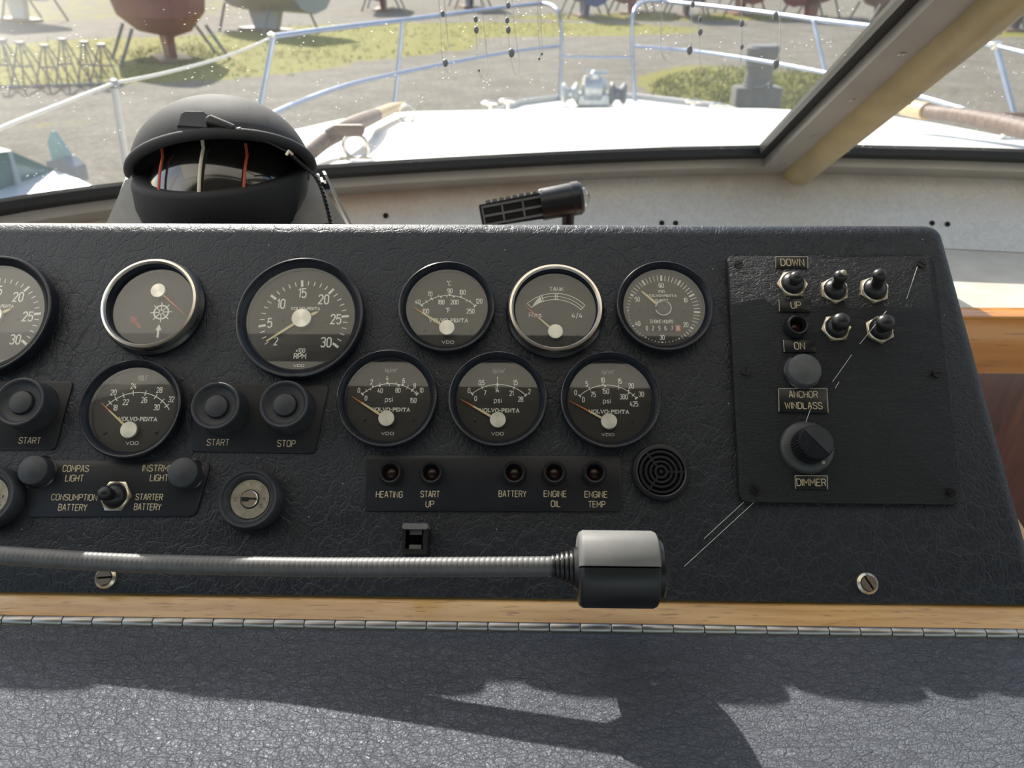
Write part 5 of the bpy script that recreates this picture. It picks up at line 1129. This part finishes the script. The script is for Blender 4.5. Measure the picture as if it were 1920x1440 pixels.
for x, y, hz_, lab in ((918, 197, -.70, 'chrome deck fitting left of the windlass, nearer the handrail'), (951, 193, -.74, 'chrome deck fitting left of the windlass, nearer the bow'), (1300, 194, -.74, 'chrome deck fitting right of the windlass'), (1345, 202, -.68, 'chrome deck fitting at the far right of the coachroof edge')):
    b_ = zp(x, y, hz_); k_ = b_.y/FPX; e = empty('deck_cleat', lab, 'cleat', Matrix.Translation(b_))
    g = G(); g.lathe([(4*k_, -(hz_-DK)), (4*k_, -2*k_), (6*k_, 0)], 12); g.out('stem', M['chrome'], e, True)
    g = G(); g.tube([(-14*k_, 0, 2*k_), (-8*k_, 0, 4*k_), (8*k_, 0, 4*k_), (14*k_, 0, 2*k_)], [2*k_, 3.5*k_, 3.5*k_, 2*k_], 10); g.out('horn', M['chrome'], e, True)
# ================================================================ YARD
def ground_mat():
    m, t, b = nodes('gravel_yard'); L = t.links; tc = N(t, 'ShaderNodeTexCoord'); at = N(t, 'ShaderNodeAttribute', attribute_name='grass')
    n1 = N(t, 'ShaderNodeTexNoise'); n1.inputs['Scale'].default_value = .9; n1.inputs['Detail'].default_value = 9; n1.inputs['Roughness'].default_value = .68
    n2 = N(t, 'ShaderNodeTexNoise'); n2.inputs['Scale'].default_value = 7; n2.inputs['Detail'].default_value = 8; n2.inputs['Roughness'].default_value = .7
    for n_ in (n1, n2): L.new(tc.outputs['Object'], n_.inputs['Vector'])
    g1 = ramp(t, n2.outputs[0], [(.3, (.11, .096, .076)), (.5, (.20, .178, .142)), (.7, (.31, .275, .22))])
    g2 = ramp(t, n1.outputs[0], [(.30, (.62, .60, .56)), (.6, (1, 1, 1))])
    mu = N(t, 'ShaderNodeMix', data_type='RGBA', blend_type='MULTIPLY'); mu.inputs[0].default_value = 1; L.new(g1, mu.inputs[6]); L.new(g2, mu.inputs[7])
    gr = ramp(t, n2.outputs[0], [(.3, (.125, .135, .016)), (.5, (.22, .205, .028)), (.72, (.31, .27, .07))])
    ad = N(t, 'ShaderNodeMath', operation='ADD'); sb = N(t, 'ShaderNodeMath', operation='MULTIPLY_ADD'); sb.inputs[1].default_value = 1.4; sb.inputs[2].default_value = -.7
    L.new(n1.outputs[0], sb.inputs[0]); L.new(at.outputs['Fac'], ad.inputs[0]); L.new(sb.outputs[0], ad.inputs[1])
    f = ramp(t, ad.outputs[0], [(.42, 0.), (.62, 1.)])
    mi = N(t, 'ShaderNodeMix', data_type='RGBA'); L.new(f, mi.inputs[0]); L.new(mu.outputs[2], mi.inputs[6]); L.new(gr, mi.inputs[7]); L.new(mi.outputs[2], b.inputs['Base Color'])
    b.inputs['Roughness'].default_value = .9; b.inputs['Specular IOR Level'].default_value = .2
    bn = N(t, 'ShaderNodeBump'); bn.inputs['Strength'].default_value = .5; bn.inputs['Distance'].default_value = .04; L.new(n2.outputs[0], bn.inputs['Height']); L.new(bn.outputs[0], b.inputs['Normal'])
    return m
# grass patches as ellipses on the ground: centre pixel, half width in px, half height px, strength
patch = [(330, 110, 330, 44, 1.4), (60, 118, 300, 46, 1.3), (620, 80, 270, 34, 1.3), (330, 105, 90, 20, .6), (900, 56, 420, 14, 1.1), (1250, 32, 330, 8, .8), (1400, 168, 180, 44, 1.4), (1490, 190, 150, 36, 1.3), (120, 232, 110, 10, .45), (1130, 118, 110, 6, .35), (1890, 62, 170, 9, .7), (1660, 148, 90, 24, .7), (30, 20, 500, 30, .5), (1800, 170, 60, 12, .5)]
ell = []
for x, y, a, b_, s_ in patch:
    c = gp(x, y); e1 = gp(x+a, y)-c; e2 = gp(x, y-b_)-c; e3 = gp(x, y+b_)-c
    ell.append((c, e1.length, e2.y, -e3.y, s_))
NX, NY = 150, 260
gv = []; gfac = []
for j in range(NY+1):
    yy = -30+(j/NY)**1.6*190
    for i in range(NX+1):
        xx = -90+190*i/NX; gv.append((xx, yy, 0)); m_ = 0
        for c, ex, up_, dn, s_ in ell:
            dx = (xx-c.x)/ex; dy = (yy-c.y)/(up_ if yy > c.y else dn); d2 = dx*dx+dy*dy
            if d2 < 2: m_ = max(m_, s_*max(0, min(1, 1.5-d2)))
        gfac.append(m_)
gf = [(j*(NX+1)+i, j*(NX+1)+i+1, (j+1)*(NX+1)+i+1, (j+1)*(NX+1)+i) for j in range(NY) for i in range(NX)]
gr = mesh('ground', gv, gf, ground_mat()); at = gr.data.attributes.new('grass', 'FLOAT', 'POINT'); at.data.foreach_set('value', gfac)
tag(gr, 'gravel boat yard with patches of grass', kind='structure')
# tufts of grass around the mooring block and along the strips
g = G(); random.seed(3)
for k_ in range(5200):
    x, y, a, b_, s_ = random.choice(patch[:8]+[patch[6]]*4); an_ = random.random()*6.28; rad_ = sqrt(random.random())
    q = gp(x+a*rad_*cos(an_), y+b_*rad_*sin(an_))
    if q.y > 60: continue
    for _ in range(3):
        h_ = random.uniform(.04, .13); w_ = .012; a2 = random.random()*6.28; dx = cos(a2)*w_; dy = sin(a2)*w_; ox = random.uniform(-.1, .1); oy = random.uniform(-.1, .1)
        g.add([(q.x+ox-dx, q.y+oy-dy, 0), (q.x+ox+dx, q.y+oy+dy, 0), (q.x+ox+random.uniform(-.04, .04), q.y+oy, h_)], [(0, 1, 2)])
tag(g.out('grass_tufts', simple('grass_blades', (.16, .175, .022), .7, noise=.4, nscale=.6), None), 'short green and yellow grass blades in the yard strips', 'grass', kind='stuff')
# concrete mooring block with post
mb = gp(1414, 203); e = empty('mooring_block', 'grey concrete block with a post standing in the grass', 'block', Matrix.Translation(mb)); k_ = mb.y/FPX*1.1
bprism('lower_block', rpoly([(-36*k_, -.25), (36*k_, -.25), (36*k_, .25), (-36*k_, .25)], .03), 0, 33*k_, .02, M['concrete'], e)
g = G(); g.lathe([(24*k_, 33*k_), (20*k_, 55*k_), (23*k_, 62*k_), (26*k_, 90*k_), (22*k_, 94*k_)], 14); g.out('upper_block', M['concrete'], e, True)
# steel trestles
for i, x in enumerate((30, 62, 105, 140, 178, 208)):
    b_ = gp(x, 163-i*1.2); k_ = b_.length/FPX*1.02; hh = (62-(i % 3)*4)*k_; wd = (16+(i*7) % 9)*k_
    e = empty('steel_trestle', ['steel A-frame trestle at the left end of the row', 'steel trestle second from the left of the row', 'steel trestle third from the left of the row', 'steel trestle third from the right of the row', 'steel trestle second from the right of the row', 'steel trestle at the right end of the row by the lifeline post'][i], 'trestle', Matrix.Translation(b_), 'boat trestles on the grass')
    for sx, sy in ((-1, -1), (1, -1), (-1, 1), (1, 1)):
        g = G(); g.tube([(sx*wd, sy*.3, 0), (sx*wd*.12, sy*.05, hh)], .024, 6); g.out('leg', M['rust'], e)
    g = G(); g.tube([(-wd*1.2, -.3, .05), (wd*1.2, -.3, .05)], .03, 6); g.tube([(-wd*.6, -.15, hh*.5), (wd*.6, -.15, hh*.5)], .025, 6); g.out('crossbar', M['rust'], e)
    g = G(); g.box((-.10, -.08, hh), (.10, .08, hh+.05)); g.out('head_pad', M['bead'], e)
# background boats on stands
def colm(nm, c, r_=.5): return simple(nm, c, r_)
C = {'red': colm('antifouling_red', (.22, .035, .03)), 'blue': colm('hull_blue', (.03, .07, .22)), 'white': M['white'], 'grey': colm('hull_grey', (.35, .36, .37)), 'green': colm('hull_green', (.03, .12, .06)), 'tarp': colm('blue_tarpaulin', (.04, .13, .38), .6), 'dark': colm('dark_hull', (.05, .055, .07)), 'brown': colm('wood_brown', (.20, .10, .05))}
def boat(label, cpx, cpy, Lm, beam, ht_, yaw, c_top, c_bot, rise=.9, cabin=True, cat='boat'):
    b_ = gp(cpx, cpy); yaw = 90-math.degrees(atan2(b_.x, b_.y))+yaw; e = empty('moored_boat', label, cat, Matrix.Translation(b_) @ Matrix.Rotation(radians(yaw), 4, 'Z'), 'laid up boats in the yard'); n_ = 18
    def sec(f_):
        wv = beam/2*min(1, (1-f_)**.55*1.5) if f_ > .45 else beam/2*(.86+.14*f_/.45); kz = rise+ht_*.5*max(0, f_-.75)/.25*1.0
        sh = rise+ht_+.18*ht_*(f_-.4)**2*4
        return [(0, kz), (wv*.55, kz+ht_*.12*(1-f_*.2)), (wv*.88, rise+ht_*.42), (wv, sh)]
    for nm, i0, i1, mt_ in (('hull_bottom', 0, 2, C[c_bot]), ('topside', 2, 3, C[c_top])):
        vs = []; fs = []; m_ = 2*(i1-i0)+2
        for i in range(n_+1):
            f_ = i/n_; s_ = sec(f_); x_ = (f_-.5)*Lm
            pr_ = [(x_, -s_[k2][0], s_[k2][1]) for k2 in range(i1, i0-1, -1)]+[(x_, s_[k2][0], s_[k2][1]) for k2 in range(i0, i1+1)]
            vs += pr_
        for i in range(n_):
            for k2 in range(m_-1):
                if i0 == 2 and k2 == 1: continue
                fs.append((i*m_+k2, (i+1)*m_+k2, (i+1)*m_+k2+1, i*m_+k2+1))
        fs.append(tuple(range(m_)))
        g_ = G(); g_.add(vs, fs); g_.out(nm, mt_, e, True)
    g_ = G(); vs = []
    for i in range(n_+1): s_ = sec(i/n_); x_ = (i/n_-.5)*Lm; vs += [(x_, -s_[3][0], s_[3][1]), (x_, s_[3][0], s_[3][1])]
    g_.add(vs, [(2*i, 2*i+1, 2*i+3, 2*i+2) for i in range(n_)]); g_.out('deck', M['white'], e)
    if cabin:
        z_ = rise+ht_; bprism('cabin', rpoly([(-Lm*.28, -beam*.3), (Lm*.12, -beam*.3), (Lm*.2, 0), (Lm*.12, beam*.3), (-Lm*.28, beam*.3)], .1), z_-.05, z_+ht_*.5, .08, M['white'], e)
        g_ = G(); g_.box((-Lm*.22, -beam*.31, z_+ht_*.15), (Lm*.08, beam*.31, z_+ht_*.35)); g_.out('cabin_window', M['bead'], e)
    g_ = G(); g_.prism([(-Lm*.12, rise*.12), (Lm*.10, rise*.12), (Lm*.14, rise+.1), (-Lm*.18, rise+.1)], -.12, .12, Matrix.Rotation(pi/2, 4, 'X')); g_.out('keel', C[c_bot], e)
    g_ = G(); g_.box((-Lm*.2, -.5, 0), (Lm*.2, .5, rise*.14)); g_.out('keel_block', C['brown'], e)
    for sx in (-.25, .2):
        for sy in (-1, 1):
            g_ = G(); g_.tube([(sx*Lm, sy*beam*.55, 0), (sx*Lm, sy*beam*.36, rise+ht_*.2)], .05, 6); g_.out('stand_leg', M['rust'], e)
    return e
boat('boat with dark red bottom and white topsides, nearest at the upper left', 322, 112, 5.0, 3.0, 1.5, 188, 'red', 'red', .75)
boat('grey and white boat on stands at the top, left of the pulpit', 500, 58, 7, 2.6, 1.5, 35, 'white', 'grey', .8)
boat('blue boat far off at the top left', 40, 40, 7, 2.8, 1.6, 20, 'grey', 'white', 1.0)
for lab, x, y, Lm, yw, ct_, cb_ in (('far white boat left of the pulpit gate', 1095, 30, 6, 10, 'white', 'blue'), ('far blue boat behind the pulpit gate', 1185, 24, 6, -8, 'blue', 'red'), ('far pale boat right of the pulpit gate', 1285, 30, 6, 5, 'white', 'dark'), ('far dark boat in the row right of the gate', 1385, 26, 6, 12, 'dark', 'red'),
                                ('far white boat with red bottom near the mullion', 1520, 33, 5, -20, 'white', 'red'), ('white and brown boat just left of the mullion top', 1650, 42, 5, 25, 'white', 'brown'), ('boat under a blue cover at the upper right corner', 1890, 56, 5, 25, 'tarp', 'dark'), ('far boat with green hull at the top centre', 720, 18, 6, -6, 'green', 'red'), ('far grey boat at the top centre', 880, 14, 6, 9, 'grey', 'blue')):
    boat(lab, x, y, Lm, 2.0, 1.2, yw, ct_, cb_, .6)
# hedge behind
hd_ = empty('hedge', 'dark green hedge along the far side of the yard', 'hedge', Matrix.Translation((10, 95, 0))); g = G(); random.seed(5)
for i in range(420):
    x, z, y = random.uniform(-95, 95), random.uniform(0, 4.5), random.uniform(-1.5, 1.5); s_ = random.uniform(.8, 1.9)
    g.lathe([(0, -s_), (s_*.8, -s_*.5), (s_, .1), (s_*.7, s_*.7), (0, s_)], 7, c=(x, y, z))
g.out('foliage', simple('hedge_leaves', (.05, .09, .03), .9, noise=.5, nscale=1.5), hd_)
# red drum / small things by the stands
# ---- white car
wf = [(0, 372), (185, 352)]
CZc = .95
ca = gp(-110, 372, CZc); e = empty('white_car', 'white car parked at the lower left, seen through the screen', 'car', Matrix.Translation(V((ca.x, ca.y, 0))))
o = V((ca.x, ca.y, 0))
bon = [gp(190, 354, .92), gp(150, 334, .98), gp(100, 316, 1.02), gp(0, 352, 1.03), gp(-130, 400, 1.02), gp(-130, 480, .95), gp(60, 425, .92), gp(150, 380, .9)]
def blob(nm, pts, z0, mat, bev=.04):
    n_ = len(pts); g_ = G(); tp2 = [p-o for p in pts]; lo2 = [V((p.x, p.y, z0)) for p in tp2]
    g_.add(tp2+lo2, [tuple(range(n_)), tuple(range(n_, 2*n_))[::-1]]+[(i, (i+1) % n_, (i+1) % n_+n_, i+n_) for i in range(n_)]); ob = g_.out(nm, mat, e); 
    if bev: b3 = ob.modifiers.new('b', 'BEVEL'); b3.width = bev; b3.segments = 3
    return ob
carw = simple('car_white', (.78, .78, .77), .22, coat=.6)
blob('bonnet', bon, .35, carw)
ws = [gp(100, 317, 1.03), gp(0, 353, 1.04), gp(-130, 401, 1.03), gp(-190, 330, 1.36), gp(-20, 272, 1.40), gp(22, 284, 1.36)]
g = G(); g.add([p-o for p in ws]+[p-o-V((0, 0, .02)) for p in ws], [tuple(range(6)), tuple(range(6, 12))[::-1]]+[(i, (i+1) % 6, (i+1) % 6+6, i+6) for i in range(6)]); g.out('windscreen', simple('car_glass', (.10, .20, .19), .08, coat=.5), e)
rf = [gp(22, 283, 1.38), gp(-20, 271, 1.42), gp(-190, 329, 1.38), gp(-400, 330, 1.45), gp(-60, 262, 1.45)]
blob('roof', rf, 1.0, carw)
mq = gp(122, 300, 1.05)-o
Mm = Matrix.Translation(mq) @ Matrix.Rotation(radians(-20), 4, 'Z'); s_ = mq.length*0+((gp(122, 300, 1.05)-EYE).length)/FPX
g = G(); g.prism(rpoly([(-28*s_, -24*s_), (30*s_, -30*s_), (32*s_, -6*s_), (14*s_, 8*s_), (-26*s_, -2*s_)], .02), -.06, .10, Mm @ Matrix.Rotation(pi/2, 4, 'X')); g.out('mirror_housing', C['grey'], e)
g = G(); g.prism(rpoly([(-26*s_, -6*s_), (8*s_, -10*s_), (16*s_, 10*s_), (-6*s_, 46*s_), (-24*s_, 26*s_)], .03), -.02, .02, Mm @ Matrix.Rotation(pi/2, 4, 'X')); g.out('quarter_glass', simple('pale_green_glass', (.45, .60, .56), .1), e)
for wx, wy in ((.1, .3), (-1.2, -.2)):
    g = G(); g.lathe([(.30, -.1), (.32, -.08), (.32, .08), (.30, .1)], 24, M=Matrix.Translation((wx, wy, .32)) @ Matrix.Rotation(pi/2, 4, 'Y')); g.out('wheel', M['rubber'], e, True)

# ================================================================ COBWEB THREADS on the switch plate
cw_ = empty('cobweb_thread', 'fine bright cobweb threads slanting across the switch plate and down the console', 'cobweb', on_panel(1500, 800, .001)); inv = cw_.matrix_world.inverted()
for a_, b_, h_ in (((1418, 938), (1283, 1062), .001), ((1395, 941), (1320, 1010), .001), ((1561, 716), (1597, 665), .006), ((1612, 645), (1662, 583), .012), ((1508, 800), (1520, 766), .006), ((1700, 560), (1720, 500), .005), ((1566, 728), (1573, 716), .005)):
    g = G(); g.tube([inv @ pw(*a_, h_), inv @ pw((a_[0]+b_[0])/2, (a_[1]+b_[1])/2, h_+.0004), inv @ pw(*b_, h_)], .00013, 6); g.out('thread', M['print'], cw_)
